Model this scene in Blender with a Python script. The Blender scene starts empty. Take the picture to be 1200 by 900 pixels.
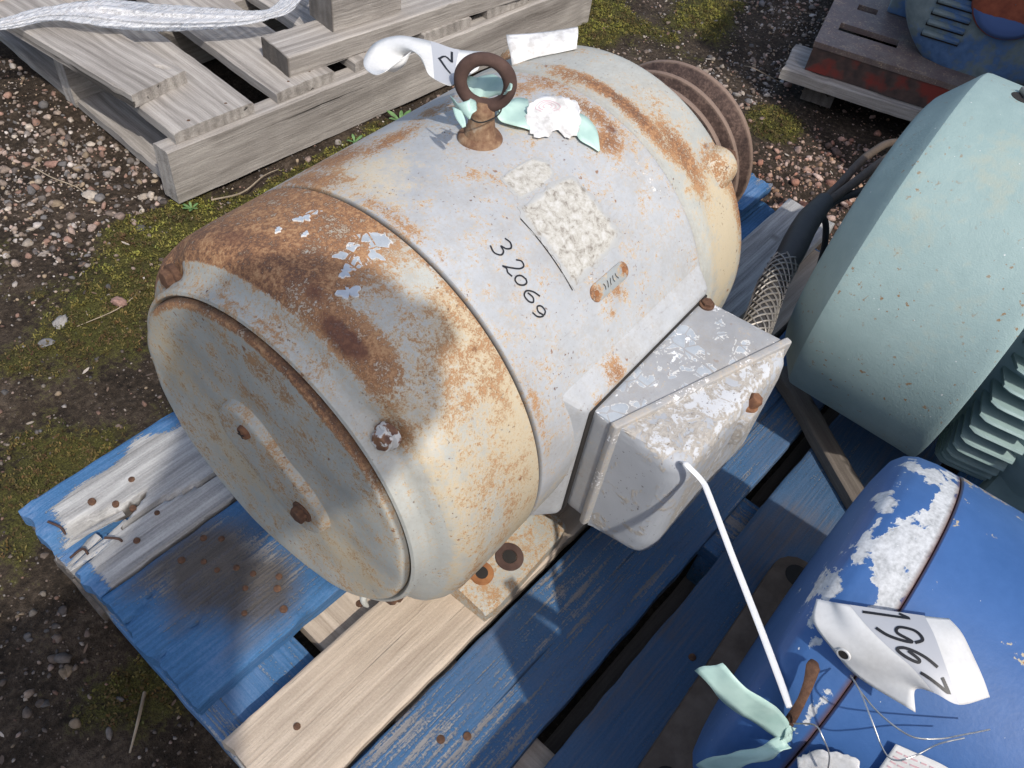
import bpy, bmesh, math, random
import numpy as np
from mathutils import Vector, Matrix, Euler

random.seed(7)
rng = np.random.default_rng(11)
scene = bpy.context.scene
COL = scene.collection
R_ = math.radians

# ------------------------------------------------------------------ camera
cam_d = bpy.data.cameras.new('camera')
cam = bpy.data.objects.new('camera', cam_d)
COL.objects.link(cam)
cam_d.sensor_fit = 'HORIZONTAL'
cam_d.sensor_width = 36.0
cam_d.lens = 29.73
cam_d.clip_start = 0.02
cam_d.clip_end = 400.0
yaw, pit, rol = R_(31.052), R_(49.574), R_(9.709)
fw = Vector((math.cos(pit) * math.cos(yaw), math.cos(pit) * math.sin(yaw), -math.sin(pit)))
rt = fw.cross(Vector((0, 0, 1))).normalized()
upv = rt.cross(fw)
c_, s_ = math.cos(rol), math.sin(rol)
r2 = c_ * rt + s_ * upv
u2 = -s_ * rt + c_ * upv
mw = Matrix((r2, u2, -fw)).transposed().to_4x4()
mw.translation = Vector((-0.3804, -0.3820, 0.8537))
cam.matrix_world = mw
scene.camera = cam

# ------------------------------------------------------------------ light
SUN_EL, SUN_AZ = R_(52), R_(25)          # light travels towards +Y, turned towards +X
sun_dir = Vector((math.cos(SUN_EL) * math.sin(SUN_AZ), math.cos(SUN_EL) * math.cos(SUN_AZ), -math.sin(SUN_EL)))
w = bpy.data.worlds.new('World')
scene.world = w
w.use_nodes = True
wn = w.node_tree
sky = wn.nodes.new('ShaderNodeTexSky')
sky.sky_type = 'NISHITA'
sky.sun_disc = False
sky.sun_elevation = SUN_EL
to_sun = -sun_dir
sky.sun_rotation = math.atan2(to_sun.x, to_sun.y)
sky.air_density = 1.0
sky.dust_density = 2.5
wn.links.new(sky.outputs[0], wn.nodes['Background'].inputs[0])
wn.nodes['Background'].inputs[1].default_value = 0.15
sl = bpy.data.lights.new('sun', 'SUN')
sl.energy = 2.6
sl.angle = R_(0.9)
sl.color = (1.0, 0.955, 0.89)
so = bpy.data.objects.new('sun', sl)
COL.objects.link(so)
so.rotation_euler = sun_dir.to_track_quat('-Z', 'Y').to_euler()
so.location = (0, 0, 5)
scene.view_settings.view_transform = 'Standard'
scene.view_settings.look = 'None'
scene.view_settings.exposure = 0.36
scene.view_settings.gamma = 1.0

GZ = -0.13        # ground level; the deck of the blue pallet is z = 0
AX = 0.215        # height of the grey motor's shaft axis

# ------------------------------------------------------------------ node helpers
class N:
    def __init__(s, name):
        s.m = bpy.data.materials.new(name)
        s.m.use_nodes = True
        s.t = s.m.node_tree
        s.t.nodes.clear()
        s.out = s.t.nodes.new('ShaderNodeOutputMaterial')
        s.bs = s.t.nodes.new('ShaderNodeBsdfPrincipled')
        s.t.links.new(s.bs.outputs[0], s.out.inputs[0])
        s._co = None
    def put(s, sock, v):
        if isinstance(v, bpy.types.NodeSocket):
            s.t.links.new(v, sock)
        elif isinstance(v, (tuple, list)):
            sock.default_value = tuple(v) + (1.0,) if (len(v) == 3 and sock.type == 'RGBA') else tuple(v)
        else:
            sock.default_value = v
    def co(s):
        if s._co is None:
            s._co = s.t.nodes.new('ShaderNodeTexCoord').outputs['Object']
        return s._co
    def mapv(s, scale=(1, 1, 1), rand=0.0, vec=None):
        mp = s.t.nodes.new('ShaderNodeMapping')
        s.put(mp.inputs['Vector'], vec or s.co())
        mp.inputs['Scale'].default_value = scale
        if rand:
            oi = s.t.nodes.new('ShaderNodeObjectInfo')
            s.put(mp.inputs['Location'], s.math('MULTIPLY', oi.outputs['Random'], rand))
        return mp.outputs[0]
    def noise(s, scale, detail=4, rough=0.55, vec=None, dist=0.0):
        n = s.t.nodes.new('ShaderNodeTexNoise')
        s.put(n.inputs['Vector'], vec or s.co())
        n.inputs['Scale'].default_value = scale
        n.inputs['Detail'].default_value = detail
        n.inputs['Roughness'].default_value = rough
        n.inputs['Distortion'].default_value = dist
        return n.outputs[0]
    def vor(s, scale, vec=None, feature='F1', out='Distance'):
        n = s.t.nodes.new('ShaderNodeTexVoronoi')
        n.feature = feature
        s.put(n.inputs['Vector'], vec or s.co())
        n.inputs['Scale'].default_value = scale
        return n.outputs[out]
    def ramp(s, fac, stops, interp='LINEAR'):
        n = s.t.nodes.new('ShaderNodeValToRGB')
        s.put(n.inputs[0], fac)
        n.color_ramp.interpolation = interp
        e = n.color_ramp.elements
        while len(e) < len(stops):
            e.new(0.5)
        for i, (p, c) in enumerate(stops):
            e[i].position = p
            if not isinstance(c, (tuple, list)):
                c = (c, c, c)
            e[i].color = tuple(c) + (1.0,)
        return n.outputs[0]
    def mix(s, fac, a, b, mode='MIX'):
        n = s.t.nodes.new('ShaderNodeMix')
        n.data_type = 'RGBA'
        n.blend_type = mode
        s.put(n.inputs[0], fac)
        s.put(n.inputs[6], a)
        s.put(n.inputs[7], b)
        return n.outputs[2]
    def math(s, op, a, b=None, clamp=False):
        n = s.t.nodes.new('ShaderNodeMath')
        n.operation = op
        n.use_clamp = clamp
        s.put(n.inputs[0], a)
        if b is not None:
            s.put(n.inputs[1], b)
        return n.outputs[0]
    def add(s, a, b): return s.math('ADD', a, b)
    def mul(s, a, b): return s.math('MULTIPLY', a, b)
    def attr(s, name):
        n = s.t.nodes.new('ShaderNodeAttribute')
        n.attribute_name = name
        return n.outputs['Fac']
    def attrc(s, name):
        n = s.t.nodes.new('ShaderNodeAttribute')
        n.attribute_name = name
        return n.outputs['Color']
    def rnd(s):
        return s.t.nodes.new('ShaderNodeObjectInfo').outputs['Random']
    def bump(s, h, strength=0.4, dist=0.002, normal=None):
        n = s.t.nodes.new('ShaderNodeBump')
        n.inputs['Strength'].default_value = strength
        n.inputs['Distance'].default_value = dist
        s.put(n.inputs['Height'], h)
        if normal is not None:
            s.put(n.inputs['Normal'], normal)
        return n.outputs[0]
    def set(s, **k):
        names = dict(color='Base Color', rough='Roughness', metal='Metallic', normal='Normal', trans='Transmission Weight',
                     spec='Specular IOR Level', alpha='Alpha', sss='Subsurface Weight', coat='Coat Weight', ior='IOR')
        for a, v in k.items():
            s.put(s.bs.inputs[names[a]], v)
        return s.m

def plain(name, col, rough=0.6, var=0.25, scale=40, metal=0.0, bump=0.2):
    n = N(name)
    a = n.noise(scale, 5, 0.6)
    b = n.noise(scale * 0.15, 3)
    f = n.add(n.mul(a, 0.6), n.mul(b, 0.4))
    lo = tuple(c * (1 - var) for c in col)
    hi = tuple(min(1, c * (1 + var)) for c in col)
    return n.set(color=n.ramp(f, [(0.3, lo), (0.7, hi)]), rough=rough, metal=metal, normal=n.bump(a, bump, 0.001))

RUST_STOPS = [(0.25, (0.060, 0.030, 0.021)), (0.43, (0.135, 0.064, 0.038)), (0.56, (0.235, 0.115, 0.058)), (0.72, (0.36, 0.205, 0.105))]

def painted(name, paint, paint2, cream=(0.56, 0.49, 0.36), speck=0.5, rough=0.5, bumpy=0.35, rust_bias=0.0):
    """old paint over iron: attributes rust / cream / white / dark steer it, noise breaks it up"""
    n = N(name)
    big = n.noise(7, 3, 0.5)
    med = n.noise(52, 6, 0.66)
    fine = n.noise(270, 5, 0.65)
    vfine = n.noise(800, 3, 0.65)
    col = n.ramp(n.add(n.mul(big, 0.55), n.mul(med, 0.45)), [(0.35, paint2), (0.62, paint)])
    col = n.mix(n.mul(n.ramp(vfine, [(0.5, 0), (0.75, 1)]), 0.25), col, tuple(c * 0.72 for c in paint))
    # grime film and faint streaks
    gr = n.ramp(n.add(n.mul(n.noise(16, 5, 0.7), 0.6), n.mul(fine, 0.4)), [(0.46, 0), (0.66, 1)])
    col = n.mix(n.mul(gr, 0.5), col, (0.30, 0.265, 0.215))
    sc = n.ramp(n.noise(1.0, 4, 0.7, n.mapv((70, 260, 260))), [(0.63, 0), (0.70, 1)])
    col = n.mix(n.mul(sc, 0.30), col, (0.22, 0.20, 0.18))
    # dirty cream bloom
    cf = n.add(n.attr('cream'), n.mul(n.math('SUBTRACT', med, 0.5), 1.1))
    cf = n.add(cf, n.mul(n.math('SUBTRACT', fine, 0.5), 0.9))
    col = n.mix(n.ramp(cf, [(0.38, 0), (0.75, 0.9)]), col, cream)
    # white scuffs
    wf = n.add(n.attr('white'), n.mul(n.math('SUBTRACT', fine, 0.5), 1.7))
    col = n.mix(n.ramp(wf, [(0.55, 0), (0.62, 1)]), col, (0.78, 0.79, 0.80))
    # rust
    rf = n.add(n.attr('rust'), n.mul(n.math('SUBTRACT', med, 0.5), 1.1))
    rf = n.add(rf, n.mul(n.math('SUBTRACT', fine, 0.5), 1.35))
    rf = n.add(rf, n.mul(n.math('SUBTRACT', vfine, 0.5), 0.95))
    rf = n.add(rf, rust_bias)
    halo = n.ramp(rf, [(0.26, 0), (0.48, 0.80)])
    col = n.mix(halo, col, n.ramp(fine, [(0.38, (0.36, 0.21, 0.10)), (0.52, (0.45, 0.31, 0.17)), (0.64, (0.52, 0.42, 0.28))]))
    rmask = n.ramp(rf, [(0.47, 0), (0.58, 1)])
    rcol = n.ramp(n.add(n.mul(med, 0.35), n.add(n.mul(fine, 0.4), n.mul(vfine, 0.25))), [(0.40, (0.055, 0.028, 0.020)), (0.465, (0.14, 0.062, 0.034)), (0.515, (0.27, 0.125, 0.055)), (0.575, (0.40, 0.225, 0.11))])
    col = n.mix(n.mul(rmask, 0.93), col, rcol)
    dk = n.ramp(n.add(n.attr('dark'), n.mul(n.math('SUBTRACT', med, 0.5), 0.7)), [(0.42, 0), (0.62, 0.85)])
    col = n.mix(dk, col, n.ramp(fine, [(0.3, (0.085, 0.034, 0.024)), (0.7, (0.14, 0.058, 0.036))]))
    # pits
    pit = n.ramp(n.noise(330, 2, 0.5), [(0.66, 0), (0.71, 1)])
    pmask = n.ramp(n.noise(23, 3, 0.6), [(0.42, 0), (0.62, 1)])
    pm = n.mul(n.mul(pit, pmask), speck)
    col = n.mix(pm, col, (0.14, 0.075, 0.045))
    spot = n.ramp(n.noise(85, 3, 0.55), [(0.70, 0), (0.73, 1)])
    col = n.mix(n.mul(spot, speck), col, (0.23, 0.115, 0.055))
    # islands of the old top coat with pale broken edges
    fl = n.add(n.math('SUBTRACT', n.attr('flake'), 0.25), n.add(n.mul(n.math('SUBTRACT', n.noise(34, 4, 0.6, dist=0.9), 0.5), 2.6), n.mul(n.math('SUBTRACT', fine, 0.5), 0.35)))
    crk = n.ramp(n.vor(62, feature='DISTANCE_TO_EDGE'), [(0.02, 0), (0.05, 1)])
    fl = n.mul(fl, crk)
    fm_ = n.ramp(fl, [(0.50, 0), (0.515, 1)])
    col = n.mix(n.ramp(fl, [(0.44, 0), (0.47, 1)]), col, (0.62, 0.61, 0.58))
    col = n.mix(fm_, col, n.ramp(med, [(0.35, (0.33, 0.36, 0.39)), (0.65, (0.42, 0.455, 0.485))]))
    # dark crack line
    col = n.mix(n.attr('seam'), col, (0.035, 0.024, 0.018))
    h = n.add(n.mul(rmask, -0.5), n.add(n.mul(fine, 0.5), n.mul(pm, -0.8)))
    h = n.add(h, n.add(n.mul(med, 0.5), n.mul(fm_, 1.0)))
    r = n.ramp(rmask, [(0, rough), (1, 0.88)])
    return n.set(color=col, rough=r, spec=0.4, normal=n.bump(h, bumpy, 0.0012))

def rusty(name, stops=RUST_STOPS, rough=0.85, scale=60, bump=0.5):
    n = N(name)
    a = n.noise(scale, 6, 0.65)
    b = n.noise(scale * 0.2, 4)
    f = n.add(n.mul(a, 0.6), n.mul(b, 0.45))
    return n.set(color=n.ramp(f, stops), rough=rough, spec=0.3, normal=n.bump(n.add(a, n.mul(n.noise(scale * 5, 4), 0.4)), bump, 0.0012))

def wood(name, dark, light, blue=(0.036, 0.132, 0.285), rough=0.75, warm=None):
    n = N(name)
    v1 = n.mapv((1.6, 26, 26), 37.0)
    v2 = n.mapv((9, 330, 330), 37.0)
    v3 = n.mapv((1, 1, 1), 37.0)
    ring = n.noise(1.0, 5, 0.6, v1, 0.7)
    fib = n.noise(1.0, 4, 0.6, v2)
    blot = n.noise(9, 4, 0.55, v3)
    wv = n.t.nodes.new('ShaderNodeTexWave')
    wv.wave_type = 'BANDS'; wv.bands_direction = 'Y'; wv.wave_profile = 'SIN'
    n.put(wv.inputs['Vector'], n.mapv((0.55, 1, 1), 37.0))
    wv.inputs['Scale'].default_value = 17; wv.inputs['Distortion'].default_value = 5.5; wv.inputs['Detail'].default_value = 3; wv.inputs['Detail Scale'].default_value = 0.8
    grit = n.noise(420, 4, 0.7, v3)
    f = n.add(n.mul(ring, 0.36), n.add(n.mul(fib, 0.34), n.mul(blot, 0.10)))
    f = n.add(f, n.add(n.mul(wv.outputs['Fac'], 0.075), n.mul(grit, 0.155)))
    col = n.ramp(f, [(0.34, dark), (0.50, tuple((a + b) / 2 for a, b in zip(dark, light))), (0.64, light)])
    crack = n.ramp(n.noise(1.0, 3, 0.5, n.mapv((1.1, 60, 60), 91.0), 0.4), [(0.27, 1), (0.32, 0)])
    col = n.mix(n.mul(crack, 0.85), col, tuple(c * 0.22 for c in dark))
    # paint
    pf = n.add(n.attr('paint'), n.add(n.mul(n.math('SUBTRACT', fib, 0.5), 1.3), n.mul(n.math('SUBTRACT', blot, 0.5), 0.8)))
    pf = n.add(pf, n.mul(n.math('SUBTRACT', grit, 0.5), 0.9))
    pm = n.ramp(pf, [(0.42, 0), (0.60, 1)])
    bl = n.ramp(n.add(n.mul(blot, 0.45), n.add(n.mul(fib, 0.33), n.mul(grit, 0.22))), [(0.36, tuple(c * 0.50 for c in blue)), (0.50, blue), (0.64, (blue[0] * 2.6 + 0.02, blue[1] * 1.5, blue[2] * 1.25))])
    bl = n.mix(n.mul(crack, 0.75), bl, tuple(c * 0.2 for c in blue))
    col = n.mix(n.mul(pm, 0.95), col, bl)
    # staining, grime and shade painted into some boards
    sf = n.add(n.attr('stain_shade'), n.mul(n.math('SUBTRACT', blot, 0.5), 0.9))
    sf = n.add(sf, n.mul(n.math('SUBTRACT', fib, 0.5), 0.5))
    col = n.mix(n.ramp(sf, [(0.35, 0), (0.8, 0.88)]), col, n.ramp(fib, [(0.3, (0.045, 0.038, 0.033)), (0.7, (0.105, 0.088, 0.074))]))
    if warm:
        col = n.mix(n.ramp(blot, [(0.4, 0), (0.7, 0.45)]), col, warm)
    h = n.add(n.mul(ring, 0.6), n.add(n.mul(fib, 0.7), n.mul(crack, -1.2)))
    h = n.add(h, n.add(n.mul(pm, 0.25), n.mul(grit, 0.35)))
    return n.set(color=col, rough=rough, spec=0.25, normal=n.bump(h, 0.8, 0.0020))

M = {}
M['paint_body'] = painted('grey_machine_paint', (0.45, 0.46, 0.465), (0.35, 0.36, 0.37), speck=0.85)
M['paint_bell'] = painted('greyed_bell_paint', (0.45, 0.45, 0.405), (0.36, 0.365, 0.335), cream=(0.51, 0.425, 0.285), speck=0.95, bumpy=0.5)
M['paint_box'] = painted('chalky_box_paint', (0.37, 0.375, 0.38), (0.28, 0.285, 0.29), cream=(0.40, 0.37, 0.33), speck=0.3)
M['rust'] = rusty('brown_rust')
M['rust_dark'] = rusty('dark_rust', [(0.25, (0.035, 0.020, 0.016)), (0.5, (0.072, 0.042, 0.034)), (0.75, (0.12, 0.072, 0.056))])
M['rust_nail'] = rusty('nail_rust', [(0.25, (0.045, 0.024, 0.016)), (0.5, (0.10, 0.052, 0.032)), (0.75, (0.19, 0.105, 0.06))], scale=220)
M['rust_orange'] = rusty('orange_rust', [(0.25, (0.11, 0.045, 0.022)), (0.5, (0.26, 0.11, 0.045)), (0.75, (0.42, 0.20, 0.08))])
M['wood_grey'] = wood('weathered_grey_wood', (0.145, 0.128, 0.112), (0.45, 0.415, 0.375))
M['wood_bleach'] = wood('bleached_wood', (0.135, 0.13, 0.125), (0.52, 0.51, 0.49))
M['wood_tan'] = wood('tan_wood', (0.30, 0.235, 0.175), (0.60, 0.50, 0.395), warm=(0.50, 0.40, 0.30))
M['wood_blue'] = wood('blue_stained_wood', (0.16, 0.15, 0.15), (0.38, 0.37, 0.36))
M['wood_dark'] = wood('dark_old_wood', (0.075, 0.062, 0.052), (0.20, 0.17, 0.145))
M['ink'] = plain('black_marker_ink', (0.012, 0.012, 0.014), 0.5, 0.2)
M['hole'] = plain('hole_dark', (0.02, 0.017, 0.015), 0.9, 0.3)

# ------------------------------------------------------------------ object helpers
ROOTM = {}
def root(name, label, cat, loc=(0, 0, 0), rz=0.0, group=None):
    o = bpy.data.objects.new(name, None)
    o.empty_display_size = 0.05
    COL.objects.link(o)
    o.location = loc
    o.rotation_euler = (0, 0, rz)
    o['label'] = label
    o['category'] = cat
    if group: o['group'] = group
    ROOTM[o.name] = Matrix.Translation(Vector(loc)) @ Matrix.Rotation(rz, 4, 'Z')
    return o

def tag(o, label, cat, group=None):
    o['label'] = label
    o['category'] = cat
    if group: o['group'] = group
    return o

def topof(o):
    while o.parent: o = o.parent
    return o

def mesh(name, verts, faces, mat=None, smooth=True, sharp=38, attrs=None, mats=None, fmat=None):
    me = bpy.data.meshes.new(name)
    me.from_pydata([tuple(v) for v in verts], [], [tuple(f) for f in faces])
    for m in (mats or [mat]):
        me.materials.append(m)
    if fmat is not None:
        me.polygons.foreach_set('material_index', np.asarray(fmat, dtype=np.int32))
    if smooth:
        me.polygons.foreach_set('use_smooth', [True] * len(me.polygons))
        if sharp: me.set_sharp_from_angle(angle=R_(sharp))
    if attrs:
        for k, v in attrs.items():
            a = me.attributes.new(k, 'FLOAT', 'POINT')
            a.data.foreach_set('value', np.asarray(v, dtype=np.float32))
    me.update()
    return me

def fixn(me):
    bm = bmesh.new(); bm.from_mesh(me)
    bmesh.ops.recalc_face_normals(bm, faces=bm.faces)
    bm.to_mesh(me); bm.free()
    return me

def obj(name, me, parent=None, loc=None, rot=None, world=False):
    """link a mesh; with world=True its vertices are world coordinates"""
    o = bpy.data.objects.new(name, me)
    COL.objects.link(o)
    if parent is not None:
        o.parent = parent
        if world:
            inv = ROOTM[topof(parent).name].inverted()
            me.transform(inv)
    if loc is not None: o.location = loc
    if rot is not None: o.rotation_euler = rot
    return o

def smooth01(a, b, x):
    t = np.clip((np.asarray(x, float) - a) / (b - a), 0, 1)
    return t * t * (3 - 2 * t)

def blobs(x, a, lst):
    o = np.zeros_like(x)
    for (bx, ba, sx, sa, amp) in lst:
        o = np.maximum(o, amp * np.exp(-((x - bx) / sx) ** 2 - ((a - ba) / sa) ** 2))
    return o

def dens(prof, step):
    out = [prof[0]]
    for p, q in zip(prof[:-1], prof[1:]):
        n = max(1, int(math.ceil(math.dist(p, q) / step)))
        for i in range(1, n + 1):
            out.append((p[0] + (q[0] - p[0]) * i / n, p[1] + (q[1] - p[1]) * i / n))
    return out

def lathe(name, prof, mat, axis='x', c=(0.0, AX), nseg=128, step=0.006, attrf=None, sharp=38, warp=None):
    """revolve (t, r); axis x: c=(y,z), angle from +Y to +Z; axis y: c=(x,z), angle from +X to +Z; axis z: c=(x,y)"""
    pr = np.array(dens(prof, step)) if step else np.array(prof)
    n = len(pr)
    ang = np.arange(nseg) / nseg * 2 * np.pi
    T = np.repeat(pr[:, 0], nseg); Rr = np.repeat(pr[:, 1], nseg); A = np.tile(ang, n)
    if warp: T, Rr = warp(T, Rr, A)
    ca, sa = np.cos(A) * Rr, np.sin(A) * Rr
    if axis == 'x': V = np.stack([T, c[0] + ca, c[1] + sa], 1)
    elif axis == 'y': V = np.stack([c[0] + ca, T, c[1] + sa], 1)
    else: V = np.stack([c[0] + ca, c[1] + sa, T], 1)
    F = []
    for i in range(n - 1):
        b = i * nseg
        for j in range(nseg):
            k = (j + 1) % nseg
            F.append((b + j, b + k, b + nseg + k, b + nseg + j))
    at = attrf(T, np.degrees(A), Rr) if attrf else None
    me = mesh(name, V, F, mat, True, None, at)
    fixn(me)
    if sharp: me.set_sharp_from_angle(angle=R_(sharp))
    return me

def bevel_box(name, lo, hi, mat, bev=0.004, seg=2, rotm=None, attrs=None, sub=0):
    bm = bmesh.new()
    r = bmesh.ops.create_cube(bm, size=1.0)
    for v in bm.verts:
        v.co = Vector([lo[i] + (v.co[i] + 0.5) * (hi[i] - lo[i]) for i in range(3)])
    if sub:
        bmesh.ops.subdivide_edges(bm, edges=bm.edges[:], cuts=sub, use_grid_fill=True)
    if bev and not sub:
        bmesh.ops.bevel(bm, geom=bm.edges[:], offset=bev, segments=seg, profile=0.6, affect='EDGES')
    if rotm is not None:
        bm.transform(rotm)
    me = bpy.data.meshes.new(name)
    bm.to_mesh(me); bm.free()
    me.materials.append(mat)
    me.polygons.foreach_set('use_smooth', [True] * len(me.polygons))
    me.set_sharp_from_angle(angle=R_(50))
    return me

def prism(name, plan, z0, z1, mat, bev=0.0, seg=2, vert_bev=None, smooth=True, top_in=0.0):
    """plan polygon (x,y) extruded from z0 to z1"""
    bm = bmesh.new()
    cx = sum(p[0] for p in plan) / len(plan); cy = sum(p[1] for p in plan) / len(plan)
    lo = [bm.verts.new((p[0], p[1], z0)) for p in plan]
    hi = [bm.verts.new((p[0] + (cx - p[0]) * top_in, p[1] + (cy - p[1]) * top_in, z1)) for p in plan]
    n = len(plan)
    bm.faces.new(lo[::-1]); bm.faces.new(hi)
    for i in range(n):
        bm.faces.new((lo[i], lo[(i + 1) % n], hi[(i + 1) % n], hi[i]))
    bmesh.ops.recalc_face_normals(bm, faces=bm.faces)
    if bev:
        bmesh.ops.bevel(bm, geom=bm.edges[:], offset=bev, segments=seg, profile=0.6, affect='EDGES')
    bmesh.ops.triangulate(bm, faces=[f for f in bm.faces if len(f.verts) > 4])
    me = bpy.data.meshes.new(name)
    bm.to_mesh(me); bm.free()
    me.materials.append(mat)
    if smooth:
        me.polygons.foreach_set('use_smooth', [True] * len(me.polygons))
        me.set_sharp_from_angle(angle=R_(40))
    return me

def catmull(pts, n=8):
    P = [np.array(p, float) for p in pts]
    P = [2 * P[0] - P[1]] + P + [2 * P[-1] - P[-2]]
    out = []
    for i in range(1, len(P) - 2):
        for k in range(n):
            t = k / n
            a, b, c, d = P[i - 1], P[i], P[i + 1], P[i + 2]
            out.append(0.5 * ((2 * b) + (-a + c) * t + (2 * a - 5 * b + 4 * c - d) * t * t + (-a + 3 * b - 3 * c + d) * t ** 3))
    out.append(P[-2])
    return np.array(out)

def tube(name, pts, rad, mat, nseg=10, sub=6, flat=1.0, cap=True, attrs=None):
    P = catmull(pts, sub) if sub else np.array(pts, float)
    n = len(P)
    rad = np.asarray(rad, float)
    rr = np.interp(np.linspace(0, 1, n), np.linspace(0, 1, rad.size), rad) if rad.size > 1 else np.full(n, float(rad))
    T = np.gradient(P, axis=0); T /= np.linalg.norm(T, axis=1)[:, None]
    up = np.array([0, 0, 1.0])
    if abs(T[0] @ up) > 0.9: up = np.array([1.0, 0, 0])
    u = np.cross(T[0], up); u /= np.linalg.norm(u)
    V = []
    for i in range(n):
        u = u - T[i] * (u @ T[i]); u /= np.linalg.norm(u)
        v = np.cross(T[i], u)
        for j in range(nseg):
            a = 2 * math.pi * j / nseg
            V.append(P[i] + rr[i] * (math.cos(a) * u + flat * math.sin(a) * v))
    F = []
    for i in range(n - 1):
        for j in range(nseg):
            k = (j + 1) % nseg
            F.append((i * nseg + j, i * nseg + k, (i + 1) * nseg + k, (i + 1) * nseg + j))
    if cap:
        F.append(tuple(range(nseg))[::-1]); F.append(tuple((n - 1) * nseg + j for j in range(nseg)))
    return mesh(name, V, F, mat, True, 60)

def sheet(name, rows, mat, sub=4, thick=0.0004, bumpf=None):
    """smooth surface through a grid of points (rows of equal length), with thickness"""
    rows = [catmull(r, sub) for r in rows]
    cols = [catmull([r[i] for r in rows], sub) for i in range(len(rows[0]))]
    G = np.array(cols)                       # [col, row, 3]
    nc, nr = G.shape[:2]
    if bumpf is not None: G = bumpf(G)
    du = np.gradient(G, axis=0); dv = np.gradient(G, axis=1)
    nn = np.cross(du, dv); nn /= np.linalg.norm(nn, axis=2)[..., None] + 1e-12
    top = (G + nn * thick / 2).reshape(-1, 3); bot = (G - nn * thick / 2).reshape(-1, 3)
    V = np.concatenate([top, bot]); K = nc * nr
    F = []
    idx = lambda i, j: i * nr + j
    for i in range(nc - 1):
        for j in range(nr - 1):
            F.append((idx(i, j), idx(i + 1, j), idx(i + 1, j + 1), idx(i, j + 1)))
            F.append((K + idx(i, j), K + idx(i, j + 1), K + idx(i + 1, j + 1), K + idx(i + 1, j)))
    ring = [idx(i, 0) for i in range(nc)] + [idx(nc - 1, j) for j in range(1, nr)] + [idx(i, nr - 1) for i in range(nc - 2, -1, -1)] + [idx(0, j) for j in range(nr - 2, 0, -1)]
    for a, b in zip(ring, ring[1:] + ring[:1]):
        F.append((a, K + a, K + b, b))
    me = mesh(name, V, F, mat, True, None)
    return fixn(me), G, nn

def stroke_mesh(name, lines, width, mat, thick=0.0003):
    """lines: list of (points, normals); flat ink ribbons lying on a surface"""
    V, F = [], []
    for P, Nn in lines:
        P = np.array(P); Nn = np.array(Nn)
        T = np.gradient(P, axis=0); T /= np.linalg.norm(T, axis=1)[:, None] + 1e-12
        S = np.cross(T, Nn); S /= np.linalg.norm(S, axis=1)[:, None] + 1e-12
        b = len(V)
        for p, s, nv in zip(P, S, Nn):
            V.append(p - s * width / 2 + nv * thick); V.append(p + s * width / 2 + nv * thick)
        for i in range(len(P) - 1):
            F.append((b + 2 * i, b + 2 * i + 1, b + 2 * i + 3, b + 2 * i + 2))
    return mesh(name, V, F, mat, False)

def vnoise(x, y, seed=0):
    """vectorised 2-D value noise, -1..1"""
    x = np.asarray(x, float); y = np.asarray(y, float)
    xi = np.floor(x).astype(np.int64); yi = np.floor(y).astype(np.int64)
    fx = x - xi; fy = y - yi
    fx = fx * fx * (3 - 2 * fx); fy = fy * fy * (3 - 2 * fy)
    def h(a, b):
        n = (a * 374761393 + b * 668265263 + seed * 974634757) & 0xFFFFFFFF
        n = ((n ^ (n >> 13)) * 1274126177) & 0xFFFFFFFF
        return ((n ^ (n >> 16)) & 0xFFFF) / 32767.5 - 1
    return (h(xi, yi) * (1 - fx) + h(xi + 1, yi) * fx) * (1 - fy) + (h(xi, yi + 1) * (1 - fx) + h(xi + 1, yi + 1) * fx) * fy

def fbm(x, y, o=4, seed=0):
    s = 0; a = 1.0; t = 0
    for i in range(o):
        s = s + a * vnoise(x * 2 ** i, y * 2 ** i, seed + i); t += a; a *= 0.5
    return s / t

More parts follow.
